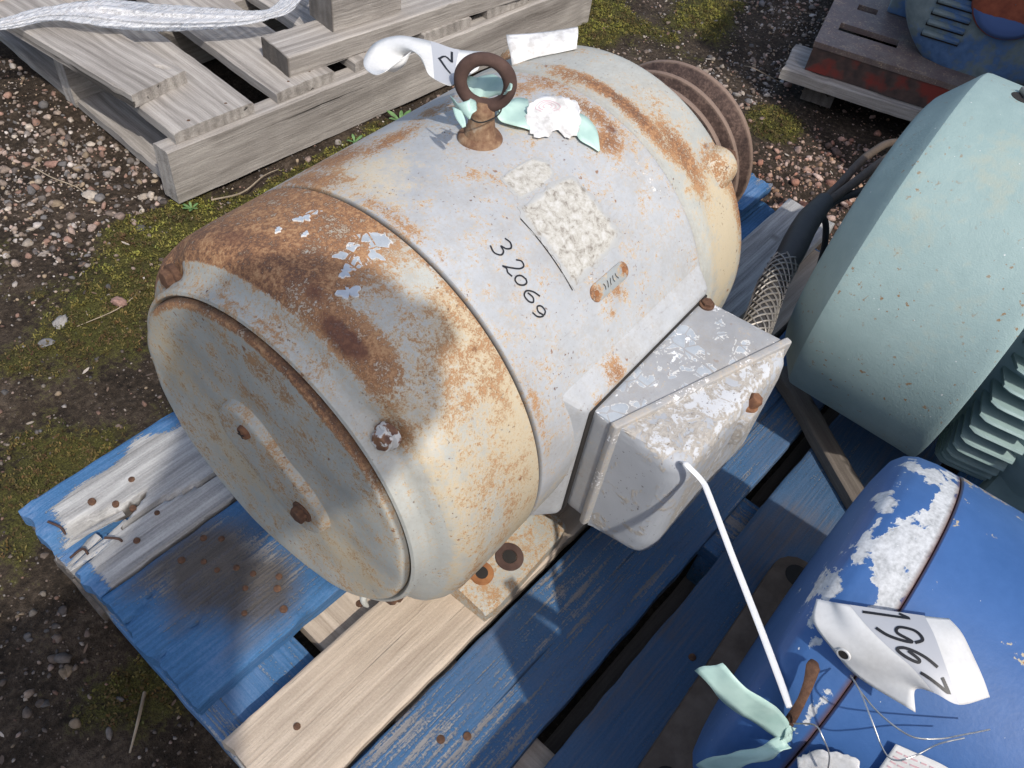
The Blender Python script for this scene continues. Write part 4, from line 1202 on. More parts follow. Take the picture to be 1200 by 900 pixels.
WSH2 = lathe('washer', [(0.0, 0.0080), (0.0022, 0.0085), (0.0022, 0.0158), (0.0, 0.0165), (-0.004, 0.0165)], M['rust_dark'], 'z', (0, 0), 26, None)
HOL = lathe('bolt_hole', [(0.0006, 0.0), (0.0006, 0.0078), (-0.004, 0.0078)], M['hole'], 'z', (0, 0), 20, None)
for sgn in (-1, 1):
    for (x0, x1) in ((-0.038, 0.108), (0.19, 0.315)):
        fo = foot(x0, x1, sgn, 1)
        for i, (hx, hy) in enumerate(((x0 + 0.066, 0.170), (x0 + 0.030, 0.160))):
            nz = 0.0262 + (0.165 - hy) * 0.2
            nv = (0, sgn * 0.15, 1)
            place('washer' if i == 0 else 'hole_rim', WSH2 if i == 0 else WSH, fo, (hx, sgn * hy, nz), nv)
            place('bolt_hole', HOL, fo, (hx, sgn * hy, nz + 0.0004), nv)
    me = bevel_box('foot_web', (0.10, -0.012, 0.004), (0.20, 0.012, 0.075), M['paint_body'], 0.003, 1)
    me.transform(Matrix.Translation((0, sgn * 0.118, 0)))
    obj('foot_web', me, mo_, world=True)

# ---- terminal box pad, box, lid
def addat(me, **k):
    for kk, v in k.items():
        at = me.attributes.new(kk, 'FLOAT', 'POINT')
        if callable(v):
            co = np.array([q.co[:] for q in me.vertices]); v = v(co[:, 0], co[:, 1], co[:, 2])
        else: v = [v] * len(me.vertices)
        at.data.foreach_set('value', np.asarray(v, np.float32))
    return me
def hull(name, pts, mat, bev, seg=2, dens_=0):
    bm = bmesh.new()
    for p in pts: bm.verts.new(p)
    bmesh.ops.convex_hull(bm, input=bm.verts[:])
    bmesh.ops.dissolve_limit(bm, angle_limit=R_(2), verts=bm.verts[:], edges=bm.edges[:])
    bmesh.ops.recalc_face_normals(bm, faces=bm.faces)
    if bev: bmesh.ops.bevel(bm, geom=bm.edges[:], offset=bev, segments=seg, profile=0.6, affect='EDGES')
    if dens_:
        bmesh.ops.triangulate(bm, faces=bm.faces[:])
        for _ in range(dens_):
            bmesh.ops.subdivide_edges(bm, edges=[e for e in bm.edges if e.calc_length() > 0.006], cuts=1)
            bmesh.ops.triangulate(bm, faces=[f for f in bm.faces if len(f.verts) > 3])
    me = bpy.data.meshes.new(name); bm.to_mesh(me); bm.free()
    me.materials.append(mat)
    me.polygons.foreach_set('use_smooth', [True] * len(me.polygons)); me.set_sharp_from_angle(angle=R_(32))
    return me
ZT, ZB = 0.281, 0.126
pad = hull('terminal_pad', [(x, y, z) for (x, y, z) in [(0.020, -0.150, 0.323), (0.292, -0.150, 0.323), (0.020, -0.150, 0.090), (0.292, -0.150, 0.090),
            (0.052, -0.2005, 0.289), (0.270, -0.2005, 0.289), (0.052, -0.2005, 0.118), (0.270, -0.2005, 0.118)]], M['paint_body'], 0.006, 3, 4)
addat(pad, rust=lambda x, y, z: blobs(x, z, [(0.105, 0.292, 0.02, 0.012, 0.62), (0.075, 0.285, 0.012, 0.01, 0.55)]), cream=lambda x, y, z: blobs(x, z, [(0.07, 0.27, 0.03, 0.05, 0.4)]))
padp = obj('terminal_pad', pad, mo_, world=True)
# base: plan widens from near end (towards the camera end) to far end
base_plan = [(0.064, -0.2000), (0.262, -0.2000), (0.268, -0.2905), (0.063, -0.2245)]
bxm = hull('terminal_box', [(x, y, z) for (x, y) in base_plan for z in (ZB, ZT)], M['paint_box'], 0.005, 2, 4)
def box_white(x, y, z):
    t = (z > ZT - 0.004)
    e = vnoise(x * 42, y * 42, 5) + 0.5 * vnoise(x * 90, y * 90, 6)
    return np.where(t, smooth01(0.16, 0.0, np.abs(e + 0.1)) * 0.75, 0.15)
addat(bxm, flake=lambda x, y, z: np.where(z > ZT - 0.003, 0.66, 0.3), white=box_white, cream=lambda x, y, z: 0.15 + 0 * x, rust=0.05)
tbx = obj('terminal_box', bxm, mo_, world=True)
gsk = prism('box_seam', [(0.058, -0.1985), (0.267, -0.1985), (0.267, -0.2025), (0.058, -0.2025)], ZB - 0.004, ZT + 0.0015, M['hole'], 0.001, 1)
obj('gasket', gsk, tbx, world=True)
# flange along the diagonal
dvec = np.array([0.270 - 0.061, -0.2965 + 0.2285]); dl = dvec / np.linalg.norm(dvec); nr_ = np.array([-dl[1], dl[0]])
p0 = np.array([0.0600, -0.2240]); p1 = np.array([0.2705, -0.2935])
fl_plan = [p0 + nr_ * 0.0035, p1 + nr_ * 0.0035, p1 - nr_ * 0.0045, p0 - nr_ * 0.0045]
flm = hull('lid_flange', [(q[0], q[1], z) for q in fl_plan for z in (ZB - 0.007, ZT + 0.003)], M['paint_box'], 0.0030, 3, 4)
addat(flm, cream=0.62, white=lambda x, y, z: 0.22 + 0.25 * (vnoise(x * 60, z * 60, 2) > 0.35), rust=0.1)
lid = obj('terminal_lid_flange', flm, mo_, world=True)
lid.name = 'box_flange'
# lid: the outer wedge
q0 = p0 - nr_ * 0.004 + dl * 0.007; q1 = p1 - nr_ * 0.004 - dl * 0.008
def round_plan(pts, rads, k=5):
    out = []
    m_ = len(pts)
    for i in range(m_):
        p = np.array(pts[i], float); a = np.array(pts[i - 1], float); b = np.array(pts[(i + 1) % m_], float); r = rads[i]
        if not r: out.append(tuple(p)); continue
        u = (a - p) / np.linalg.norm(a - p); v = (b - p) / np.linalg.norm(b - p)
        p1_, p2_ = p + u * r, p + v * r
        for j in range(k + 1):
            t = j / k
            out.append(tuple((1 - t) ** 2 * p1_ + 2 * t * (1 - t) * p + t * t * p2_))
    return out
def lid_mesh():
    # rings from bottom to top, drawn in slightly at both ends
    base = [tuple(q0), (0.0640, -0.2985), (0.258, -0.3055), tuple(q1)]
    bm = bmesh.new(); rings = []
    for z, ins in [(ZB - 0.010, 0.018), (ZB - 0.0085, 0.009), (ZB - 0.002, 0.003), (ZB + 0.02, 0.0), (ZT - 0.03, 0.0), (ZT - 0.014, 0.0015), (ZT - 0.0075, 0.0045), (ZT - 0.0035, 0.0095), (ZT - 0.0020, 0.018)]:
        pl_ = round_plan([base[0], (base[1][0] + ins, base[1][1] + ins), (base[2][0] - ins * 0.6, base[2][1] + ins), base[3]], [0, 0.024, 0.014, 0], 7)
        rings.append([bm.verts.new((x, y, z)) for x, y in pl_])
    k = len(rings[0])
    for A, B in zip(rings[:-1], rings[1:]):
        for j in range(k): bm.faces.new((A[j], A[(j + 1) % k], B[(j + 1) % k], B[j]))
    bm.faces.new(rings[0][::-1]); bm.faces.new(rings[-1])
    bmesh.ops.triangulate(bm, faces=[f for f in bm.faces if len(f.verts) > 4])
    for _ in range(4):
        bmesh.ops.subdivide_edges(bm, edges=[e for e in bm.edges if e.calc_length() > 0.008], cuts=1)
        bmesh.ops.triangulate(bm, faces=[f for f in bm.faces if len(f.verts) > 3])
    bmesh.ops.recalc_face_normals(bm, faces=bm.faces)
    me = bpy.data.meshes.new('box_lid'); bm.to_mesh(me); bm.free()
    me.materials.append(M['paint_box'])
    me.polygons.foreach_set('use_smooth', [True] * len(me.polygons)); me.set_sharp_from_angle(angle=R_(50))
    return me
ldm = lid_mesh()
n = N('flaking_lid_paint')
b1_ = n.noise(48, 6, 0.70, dist=0.6); b2_ = n.noise(210, 5, 0.65); b3_ = n.noise(9, 3)
colg = n.ramp(b3_, [(0.35, (0.36, 0.375, 0.395)), (0.65, (0.45, 0.465, 0.485))])
wm = n.add(n.attr('white'), n.add(n.mul(n.math('SUBTRACT', b1_, 0.5), 1.9), n.mul(n.math('SUBTRACT', b2_, 0.5), 0.5)))
colg = n.mix(n.ramp(wm, [(0.38, 0), (0.44, 1)]), colg, n.ramp(b2_, [(0.35, (0.34, 0.305, 0.26)), (0.65, (0.46, 0.43, 0.385))]))
colg = n.mix(n.ramp(wm, [(0.60, 0), (0.65, 1)]), colg, (0.53, 0.54, 0.55))
colg = n.mix(n.ramp(n.noise(260, 2), [(0.68, 0), (0.72, 0.7)]), colg, (0.10, 0.08, 0.07))
M['lid_paint'] = n.set(color=colg, rough=0.55, spec=0.4, normal=n.bump(n.add(n.mul(n.ramp(wm, [(0.37, 0), (0.60, 1)]), 0.8), n.mul(b2_, 0.4)), 0.5, 0.0014))
ldm.materials.clear(); ldm.materials.append(M['lid_paint'])
addat(ldm, white=lambda x, y, z: np.where(z > ZT - 0.006, 0.58, np.where(x < 0.085, 0.22, 0.42)))
bl_ = obj('box_lid', ldm, mo_, world=True)
boss = prism('lid_boss', [(0.163, -0.2955), (0.196, -0.2955), (0.190, -0.3105), (0.169, -0.3105)], 0.222, 0.262, M['lid_paint'], 0.004, 2)
addat(boss, white=0.5)
obj('lid_boss', boss, bl_, world=True)
hb3 = hexbolt('lid_bolt', 0.0070, 0.012, M['rust'])
place('lid_bolt', hb3, bl_, (0.186, -0.3005, 0.264), (0.15, -0.35, 1))
place('box_bolt', hexbolt('box_bolt', 0.0060, 0.005, M['rust_nail']), tbx, (0.254, -0.2085, ZT + 0.001), (0, 0, 1))

# ---- nameplate, label scrap, small tag plate
n = N('grimy_nameplate')
c1 = n.noise(125, 7, 0.72, dist=0.5); c2 = n.noise(330, 5, 0.7)
cc_ = n.ramp(n.add(n.mul(c1, 0.75), n.mul(c2, 0.25)), [(0.38, (0.22, 0.195, 0.165)), (0.44, (0.35, 0.33, 0.29)), (0.50, (0.44, 0.42, 0.37)), (0.60, (0.53, 0.52, 0.49))])
edge_ = n.attr('edge')
cc_ = n.mix(n.ramp(n.add(edge_, n.mul(n.math('SUBTRACT', c1, 0.5), 1.6)), [(0.35, 0), (0.65, 0.85)]), cc_, (0.37, 0.375, 0.37))
M['plate'] = n.set(color=cc_, rough=0.8, spec=0.3, normal=n.bump(n.add(n.mul(c1, 0.4), n.mul(c2, 0.4)), 0.3, 0.0009))
def cyl_patch(name, outline, mat, lift, thick, wav=0.0004, sd=1, nx=26, na=26):
    """irregular plate on the stator: outline polygon (x, angle) star-shaped about its centre"""
    O = np.array(outline, float); c = O.mean(0)
    th = np.arctan2((O[:, 1] - c[1]) / 60, O[:, 0] - c[0])
    order = np.argsort(th); O = O[order]
    k = 64
    per = []
    tot = len(O)
    P = np.vstack([O, O[:1]])
    seg = np.hypot((P[1:, 0] - P[:-1, 0]), (P[1:, 1] - P[:-1, 1]) * 0.0035); cum = np.concatenate([[0], np.cumsum(seg)])
    t = np.linspace(0, cum[-1], k, endpoint=False)
    bx = np.interp(t, cum, P[:, 0]); ba = np.interp(t, cum, P[:, 1])
    rad = 1 + 0.06 * np.array([random.Random(sd * 100 + i).uniform(-1, 1) for i in range(k)])
    V, F, E = [cyl(c[0], c[1], 0.2 + lift + thick)], [], [0.0]
    levels = [0.2, 0.4, 0.6, 0.78, 0.9, 0.97, 1.0]
    for li_, s in enumerate(levels):
        for i in range(k):
            x = c[0] + (bx[i] - c[0]) * s * (rad[i] if s > 0.9 else 1); a = c[1] + (ba[i] - c[1]) * s * (rad[i] if s > 0.9 else 1)
            w_ = wav * float(fbm(np.array([x * 90.0]), np.array([a * 0.35]), 3, sd)[0])
            V.append(cyl(x, a, 0.2 + lift + thick * (1 if s < 1 else 0.6) + w_)); E.append(smooth01(0.72, 1.0, s) * 0.75)
    for i in range(k):
        V.append(cyl(c[0] + (bx[i] - c[0]) * rad[i], c[1] + (ba[i] - c[1]) * rad[i], 0.1990)); E.append(1.0)
    for i in range(k):
        j = (i + 1) % k
        F.append((0, 1 + i, 1 + j))
        for l in range(len(levels)):
            b = 1 + l * k
            F.append((b + i, b + k + i, b + k + j, b + j))
    me = mesh(name, V, F, mat, True, None, {'edge': E})
    fixn(me); me.set_sharp_from_angle(angle=R_(45))
    return me
obj('nameplate', cyl_patch('nameplate', [(0.106, 109.6), (0.126, 109.3), (0.146, 109.3), (0.162, 109.6), (0.177, 110.2), (0.179, 113.2), (0.180, 122.6), (0.182, 131.0), (0.160, 132.8), (0.125, 133.4), (0.099, 133.3), (0.098, 121.7), (0.099, 111.6)], M['plate'], 0.0002, 0.0007, 0.0003, 3), stator, world=True)
obj('label_scrap', cyl_patch('label_scrap', [(0.114, 100.6), (0.126, 100.3), (0.138, 100.2), (0.161, 100.7), (0.170, 104.0), (0.166, 107.6), (0.155, 108.6), (0.135, 108.7), (0.112, 108.1), (0.113, 104.0)], M['plate'], 0.0001, 0.0004, 0.0003, 6), stator, world=True)
# thin black tube paints a shadow line along the plate's edge
gapP = [cyl(0.0975, a, 0.2006) for a in np.linspace(112, 133.5, 10)]
obj('plate_edge_shadow', tube('plate_edge_shadow', gapP, 0.00045, M['hole'], 6, 3), stator, world=True)
def stadium(x0, x1, a0, ha, lift, thick, mat, name):
    k = 12; pts = []
    rx = ha * math.pi / 180 * 0.2
    for i in range(k + 1):
        t = math.pi / 2 + math.pi * i / k; pts.append((x0 + rx + rx * math.cos(t), a0 + ha * math.sin(t)))
    for i in range(k + 1):
        t = -math.pi / 2 + math.pi * i / k; pts.append((x1 - rx + rx * math.cos(t), a0 + ha * math.sin(t)))
    k = len(pts); cx = (x0 + x1) / 2
    V = [cyl(cx, a0, 0.2 + lift + thick)]
    for s, r in ((0.9, thick), (1.0, thick * 0.6), (1.0, -0.0006)):
        for x, a in pts: V.append(cyl(cx + (x - cx) * s, a0 + (a - a0) * s, 0.2 + lift + r))
    F = []
    for i in range(k):
        j = (i + 1) % k
        F.append((0, 1 + i, 1 + j))
        for l in range(2): F.append((1 + l * k + i, 1 + (l + 1) * k + i, 1 + (l + 1) * k + j, 1 + l * k + j))
    return fixn(mesh(name, V, F, mat, True, 40, {'rust': [0.0 if 0 < i_ else 0 for i_ in range(len(V))]}))
tagm = stadium(0.1135, 0.1705, 138.2, 2.35, 0.0, 0.0016, painted('zinc_tag', (0.34, 0.37, 0.37), (0.28, 0.30, 0.30), speck=0.3), 'tag_plate')
addat_co = np.array([v.co[:] for v in tagm.vertices])
tagm.attributes.remove(tagm.attributes['rust'])
addat(tagm, rust=lambda x, y, z: np.maximum(smooth01(0.128, 0.116, x), smooth01(0.158, 0.168, x)) * 0.75)
tpl = obj('tag_plate', tagm, stator, world=True)
rv = lathe('rivet', [(0.0014, 0.0), (0.0012, 0.0018), (0.0, 0.0030), (-0.001, 0.0030)], M['rust_orange'], 'z', (0, 0), 12, None)
for x in (0.1205, 0.1640): place('rivet', rv, stator, tuple(cyl(x, 138.2, 0.2018)), tuple(cyln(138.2)))
# stamped marks on the tag
st_lines = []
for i, x in enumerate(np.linspace(0.132, 0.152, 5)):
    P = [cyl(x + 0.0012 * math.sin(q * 3 + i), 137.3 + 1.7 * q, 0.2018) for q in np.linspace(0, 1, 6)]
    st_lines.append((P, [cyln(138)] * 6))
obj('stamped_marks', stroke_mesh('stamped_marks', st_lines, 0.0008, M['hole']), stator, world=True)

# handwritten 3 2 0 6 9: (u across the reading direction = angle, v = x)
GLY = {
 '3': [[(0.02, 0.95), (0.35, 1.02), (0.62, 0.86), (0.55, 0.62), (0.30, 0.50), (0.60, 0.42), (0.72, 0.18), (0.45, -0.02), (0.02, 0.08)]],
 '2': [[(0.02, 0.80), (0.22, 1.0), (0.50, 0.93), (0.52, 0.66), (0.25, 0.28), (0.0, 0.02), (0.20, 0.10), (0.42, 0.02), (0.70, 0.08)]],
 '0': [[(0.35, 0.95), (0.08, 0.78), (0.02, 0.38), (0.20, 0.05), (0.48, 0.08), (0.62, 0.45), (0.55, 0.82), (0.30, 0.97)]],
 '6': [[(0.50, 1.02), (0.18, 0.75), (0.02, 0.35), (0.18, 0.02), (0.50, 0.06), (0.62, 0.32), (0.42, 0.50), (0.12, 0.36)]],
 '9': [[(0.60, 0.72), (0.42, 0.96), (0.12, 0.88), (0.06, 0.58), (0.32, 0.44), (0.58, 0.66), (0.60, 0.40), (0.48, 0.14), (0.22, 0.0)]],
 '1': [[(0.12, 0.82), (0.34, 1.0), (0.34, 0.0)]],
 '7': [[(0.0, 1.0), (0.62, 1.0), (0.46, 0.62), (0.22, 0.0)]],
}
lines = []
for ch, a0, x0, wa, hx in [('3', 112.7, 0.0525, 4.6, 0.0190), ('2', 118.4, 0.0495, 4.6, 0.0190), ('0', 121.9, 0.0505, 4.3, 0.0110), ('6', 126.0, 0.0495, 5.2, 0.0135), ('9', 130.2, 0.0475, 4.8, 0.0130)]:
    for st in GLY[ch]:
        Q = catmull([(u, v, 0) for u, v in st], 6)
        sl_ = 0.35
        P = [cyl(x0 + q[1] * hx, a0 + q[0] * wa + 0.8 * q[1], 0.2001) for q in Q]
        Nn = [(p - np.array([p[0], 0, AX])) / 0.2 for p in P]
        lines.append((P, Nn))
obj('handwritten_number', stroke_mesh('handwritten_number', lines, 0.00155, M['ink'], 0.0003), stator, world=True)

# ---- eye bolt
M['rust_eye'] = rusty('eye_base_rust', [(0.30, (0.07, 0.038, 0.026)), (0.45, (0.16, 0.085, 0.05)), (0.55, (0.27, 0.17, 0.10)), (0.68, (0.42, 0.36, 0.28))], 0.8, 90)
eb = obj('eye_bolt', lathe('eye_bolt', [(0.408, 0.0), (0.408, 0.0205), (0.4155, 0.0205), (0.4185, 0.0185), (0.420, 0.0150), (0.427, 0.0125), (0.436, 0.0112), (0.445, 0.0110), (0.452, 0.006), (0.452, 0.0)], M['rust_eye'], 'z', (0.1455, 0.011), 36, 0.003), mo_, world=True)
V, F = [], []
ra, rb_ = 0.0213, 0.0058
ca_, sa_ = math.cos(R_(31 + 90)), math.sin(R_(31 + 90))
K1, K2 = 56, 18
for i in range(K1):
    t = 2 * math.pi * i / K1
    for j in range(K2):
        p_ = 2 * math.pi * j / K2
        rr = ra + rb_ * math.cos(p_) * (1 + 0.06 * math.sin(3 * t))
        lx_, lz_ = rr * math.cos(t), rr * math.sin(t)
        ly_ = rb_ * math.sin(p_)
        V.append((0.1455 + ca_ * lx_ + sa_ * ly_ * 1, 0.011 + sa_ * lx_ - ca_ * ly_, 0.4690 + lz_))
for i in range(K1):
    for j in range(K2):
        F.append((i * K2 + j, ((i + 1) % K1) * K2 + j, ((i + 1) % K1) * K2 + (j + 1) % K2, i * K2 + (j + 1) % K2))
obj('ring', fixn(mesh('ring', V, F, M['rust_dark'], True, None)), eb, world=True)

# ================================================================== PAPER, RIBBON AND CORDS ON THE GREY MOTOR
n = N('white_tag_paper')
pz = n.noise(25, 4); pf_ = n.noise(300, 3)
M['paper'] = n.set(color=n.ramp(n.add(n.mul(pz, 0.7), n.mul(pf_, 0.3)), [(0.3, (0.55, 0.545, 0.52)), (0.6, (0.69, 0.685, 0.665))]), rough=0.55, spec=0.35, normal=n.bump(pz, 0.3, 0.002))
M['paper_grey'] = plain('grey_printed_band', (0.42, 0.43, 0.45), 0.45, 0.05, 30, bump=0.1)
n = N('mint_ribbon')
M['ribbon'] = n.set(color=n.ramp(n.noise(40, 4), [(0.3, (0.34, 0.50, 0.44)), (0.7, (0.50, 0.66, 0.58))]), rough=0.45, spec=0.4)
n = N('torn_label')
M['torn'] = n.set(color=n.ramp(n.noise(70, 5, 0.65), [(0.35, (0.47, 0.455, 0.43)), (0.52, (0.66, 0.65, 0.63)), (0.65, (0.72, 0.71, 0.695))]), rough=0.8, normal=n.bump(n.noise(60, 5, 0.6), 0.6, 0.002))
M['pink_ink'] = plain('faded_red_print', (0.62, 0.40, 0.42), 0.8, 0.1)

def thing_sheet(name, label, cat, rows, mat, sub=4, thick=0.0005, bumpf=None, group=None):
    P = np.array([q for r in rows for q in r])
    c = P.mean(0); c[2] = P[:, 2].min()
    r0 = root(name, label, cat, tuple(c), 0, group)
    me, G, nn = sheet('sheet', rows, mat, sub, thick, bumpf)
    o = obj('sheet', me, r0, world=True)
    return r0, o, G, nn

EYET = [[(0.1972, 0.0515, 0.4607), (0.1686, 0.0377, 0.4601)], [(0.1744, 0.0678, 0.4644), (0.1401, 0.0377, 0.4590)], [(0.1624, 0.0828, 0.4688), (0.1272, 0.0364, 0.4622)], [(0.1551, 0.0966, 0.4696), (0.1222, 0.0535, 0.4660)], [(0.1482, 0.1158, 0.4664), (0.1303, 0.0669, 0.4712)], [(0.1364, 0.1308, 0.4578), (0.1400, 0.0846, 0.4664)], [(0.1193, 0.1278, 0.4506), (0.1432, 0.0996, 0.4556)], [(0.1048, 0.1123, 0.4529), (0.1256, 0.0974, 0.4484)], [(0.0972, 0.0924, 0.4583), (0.1243, 0.0840, 0.4613)], [(0.1009, 0.0839, 0.4638), (0.1346, 0.0857, 0.4695)]]
et, eo, G, nn = thing_sheet('paper_tag', 'curled white paper tag tied through the eye bolt ring', 'paper tag', EYET, M['paper'], 6, 0.0005)
camv = np.array(cam.matrix_world.translation)
def on_grid(G, nn, s, t, lift):
    i = s * (G.shape[0] - 1); j = t * (G.shape[1] - 1)
    i0, j0 = int(min(i, G.shape[0] - 2)), int(min(j, G.shape[1] - 2)); fi, fj = i - i0, j - j0
    def bl(A): return (A[i0, j0] * (1 - fi) + A[i0 + 1, j0] * fi) * (1 - fj) + (A[i0, j0 + 1] * (1 - fi) + A[i0 + 1, j0 + 1] * fi) * fj
    p = bl(G); m_ = bl(nn); m_ = m_ / np.linalg.norm(m_)
    if m_ @ (camv - p) < 0: m_ = -m_
    return p + m_ * lift, m_
def grid_strokes(G, nn, strokes, width, lift=0.0006, sub=6):
    L = []
    for st in strokes:
        Q = catmull([(a, b, 0) for a, b in st], sub) if sub else np.array([(a, b, 0) for a, b in st])
        pn = [on_grid(G, nn, q[0], q[1], lift) for q in Q]
        L.append(([a for a, b in pn], [b for a, b in pn]))
    return stroke_mesh('print', L, width, M['ink'], 0.0)
def grid_band(name, G, nn, poly, mat, lift, k=14):
    """printed band: region between two (s,t) polylines"""
    V, F = [], []
    A = np.array(poly[0], float); B = np.array(poly[1], float)
    for i in range(k + 1):
        f_ = i / k * (len(A) - 1)
        q = np.array([np.interp(f_, range(len(A)), A[:, d]) for d in (0, 1)]); r = np.array([np.interp(f_, range(len(B)), B[:, d]) for d in (0, 1)])
        for j in range(k + 1):
            st = q + (r - q) * j / k
            V.append(on_grid(G, nn, st[0], st[1], lift)[0])
    for i in range(k):
        for j in range(k): F.append((i * (k + 1) + j, i * (k + 1) + j + 1, (i + 1) * (k + 1) + j + 1, (i + 1) * (k + 1) + j))
    return mesh(name, V, F, mat, True, None)
# sheet index: G[col = across, row = along]; across 0..1, along 0..1 (0 = at the ring)
obj('printed_band', grid_band('printed_band', G, nn, [[(0.0, 0.10), (1.0, 0.13)], [(0.0, 0.25), (1.0, 0.30)]], M['paper_grey'], 0.0004), et, world=True)
obj('printed_digits', grid_strokes(G, nn, [[(0.12, 0.135), (0.42, 0.14)], [(0.42, 0.14), (0.30, 0.18), (0.42, 0.235)], [(0.40, 0.23), (0.60, 0.20), (0.72, 0.165)]], 0.0022, 0.0008, 3), et, world=True)

G1 = [[(0.1575, 0.0424, 0.4541), (0.1379, 0.0249, 0.4452)], [(0.1644, 0.0356, 0.4561), (0.1421, 0.0178, 0.4452)], [(0.1680, 0.0255, 0.4609), (0.1519, 0.0129, 0.4501)], [(0.1634, 0.0054, 0.4684), (0.1515, -0.0031, 0.4625)], [(0.1497, -0.0138, 0.4762), (0.1425, -0.0162, 0.4738)]]
G2 = [[(0.1149, 0.0238, 0.4634), (0.1069, 0.0082, 0.4613)], [(0.1062, 0.0090, 0.4676), (0.1013, -0.0075, 0.4633)], [(0.1090, -0.0001, 0.4722), (0.1056, -0.0107, 0.4677)], [(0.1204, 0.0018, 0.4682), (0.1182, -0.0042, 0.4640)]]
TL = [[(0.1020, 0.0098, 0.4649), (0.1035, 0.0009, 0.4647)], [(0.0966, 0.0012, 0.4611), (0.0992, -0.0067, 0.4622)], [(0.0941, -0.0087, 0.4575), (0.0966, -0.0102, 0.4587)]]
G3 = [[(0.180, 0.022, 0.432), (0.170, 0.010, 0.430)], [(0.1947, 0.0290, 0.4230), (0.1729, 0.0135, 0.4220)], [(0.2114, 0.0269, 0.4185), (0.1759, -0.0010, 0.4195)], [(0.2248, 0.0190, 0.4185), (0.1853, -0.0155, 0.4190)]]
G4 = [[(0.2300, -0.0181, 0.4180), (0.2100, -0.0312, 0.4160)], [(0.2439, -0.0281, 0.4165), (0.2180, -0.0412, 0.4145)], [(0.2458, -0.0391, 0.4147), (0.2150, -0.0517, 0.4118)], [(0.2395, -0.0542, 0.4111), (0.2184, -0.0616, 0.4089)], [(0.2241, -0.0690, 0.4060), (0.2215, -0.0698, 0.4056)]]
rr0 = root('ribbon', 'pale mint green ribbon knotted through the rusty eye bolt', 'ribbon', (0.13, 0.005, 0.44))
def crumple(G_):
    k = np.indices(G_.shape[:2]).astype(float)
    G_ = G_.copy(); G_[..., 2] += 0.0012 * np.sin(k[0] * 1.3 + 0.7 * k[1]); G_[..., 1] += 0.0010 * np.sin(k[1] * 1.1 + k[0])
    return G_
def shift(rows, d): return [[tuple(np.array(q) + d) for q in r] for r in rows]
obj('loop', sheet('loop', G1, M['ribbon'], 5, 0.0005, crumple)[0], rr0, world=True)
obj('knot', sheet('knot', G2, M['ribbon'], 5, 0.0005, crumple)[0], rr0, world=True)
obj('tail', sheet('tail', TL, M['ribbon'], 4, 0.0005)[0], rr0, world=True)
obj('tail', sheet('tail', G3, M['ribbon'], 5, 0.0005, crumple)[0], rr0, world=True)
obj('tail', sheet('tail', G4, M['ribbon'], 4, 0.0005)[0], rr0, world=True)
obj('twist_tie', tube('twist_tie', [(0.124, 0.022, 0.450), (0.127, 0.004, 0.443), (0.137, -0.003, 0.443), (0.150, -0.005, 0.447), (0.160, 0.004, 0.452)], 0.0007, M['hole'], 6, 5), rr0, world=True)
WLAB = [[(0.2085, 0.0055, 0.4249), (0.1969, -0.0002, 0.4210), (0.1862, -0.0079, 0.4178)], [(0.2239, 0.0072, 0.4249), (0.2055, -0.0076, 0.4209), (0.1813, -0.0228, 0.4167)], [(0.2366, 0.0016, 0.4250), (0.2152, -0.0153, 0.4204), (0.1904, -0.0307, 0.4157)],
 [(0.2438, -0.0083, 0.4248), (0.2253, -0.0229, 0.4197), (0.2065, -0.0295, 0.4158)], [(0.2473, -0.0210, 0.4239), (0.2307, -0.0311, 0.4186), (0.2065, -0.0427, 0.4135)], [(0.2432, -0.0302, 0.4228), (0.2316, -0.0386, 0.4174), (0.2198, -0.0460, 0.4127)]]
def torn_edge(G_):
    G_ = G_.copy()
    a, b = G_.shape[:2]
    c = G_.reshape(-1, 3).mean(0)
    for i in range(a):
        for j in range(b):
            e = min(i, j, a - 1 - i, b - 1 - j)
            if e < 2:
                G_[i, j] = c + (G_[i, j] - c) * (1 + random.uniform(-0.035, 0.02) * (2 - e))
            G_[i, j, 2] += 0.0008 * math.sin(i * 0.9) * math.cos(j * 0.8)
    return G_
wl, wo, G, nn = thing_sheet('torn_label', 'torn white paper label lying on top of the grey motor', 'paper label', WLAB, M['torn'], 5, 0.0007, torn_edge)
P = [[(0.30 + 0.10 * math.cos(t) * q, 0.35 + 0.14 * math.sin(t) * q) for t in np.linspace(0.5, 5.8, 10)] for q in (0.5, 0.95, 1.4)]
sm = grid_strokes(G, nn, P, 0.0006, 0.0010, 3); sm.materials.clear(); sm.materials.append(M['pink_ink'])
obj('faded_print', sm, wl, world=True)
ROLL = [[(0.3137, 0.1152, 0.4105), (0.3040, 0.1050, 0.4085), (0.2970, 0.0950, 0.4030), (0.2926, 0.0884, 0.3955)], [(0.3350, 0.1000, 0.4110), (0.3250, 0.0900, 0.4100), (0.3190, 0.0830, 0.4060), (0.3153, 0.0774, 0.4005)],
 [(0.3545, 0.0837, 0.4140), (0.3440, 0.0740, 0.4130), (0.3380, 0.0680, 0.4100), (0.3334, 0.0626, 0.4055)], [(0.3759, 0.0673, 0.4180), (0.3650, 0.0590, 0.4165), (0.3570, 0.0540, 0.4140), (0.3515, 0.0497, 0.4095)]]
thing_sheet('paper_strip', 'peeling strip of white paper standing at the motor rear', 'paper label', ROLL, M['torn'], 5, 0.0012)

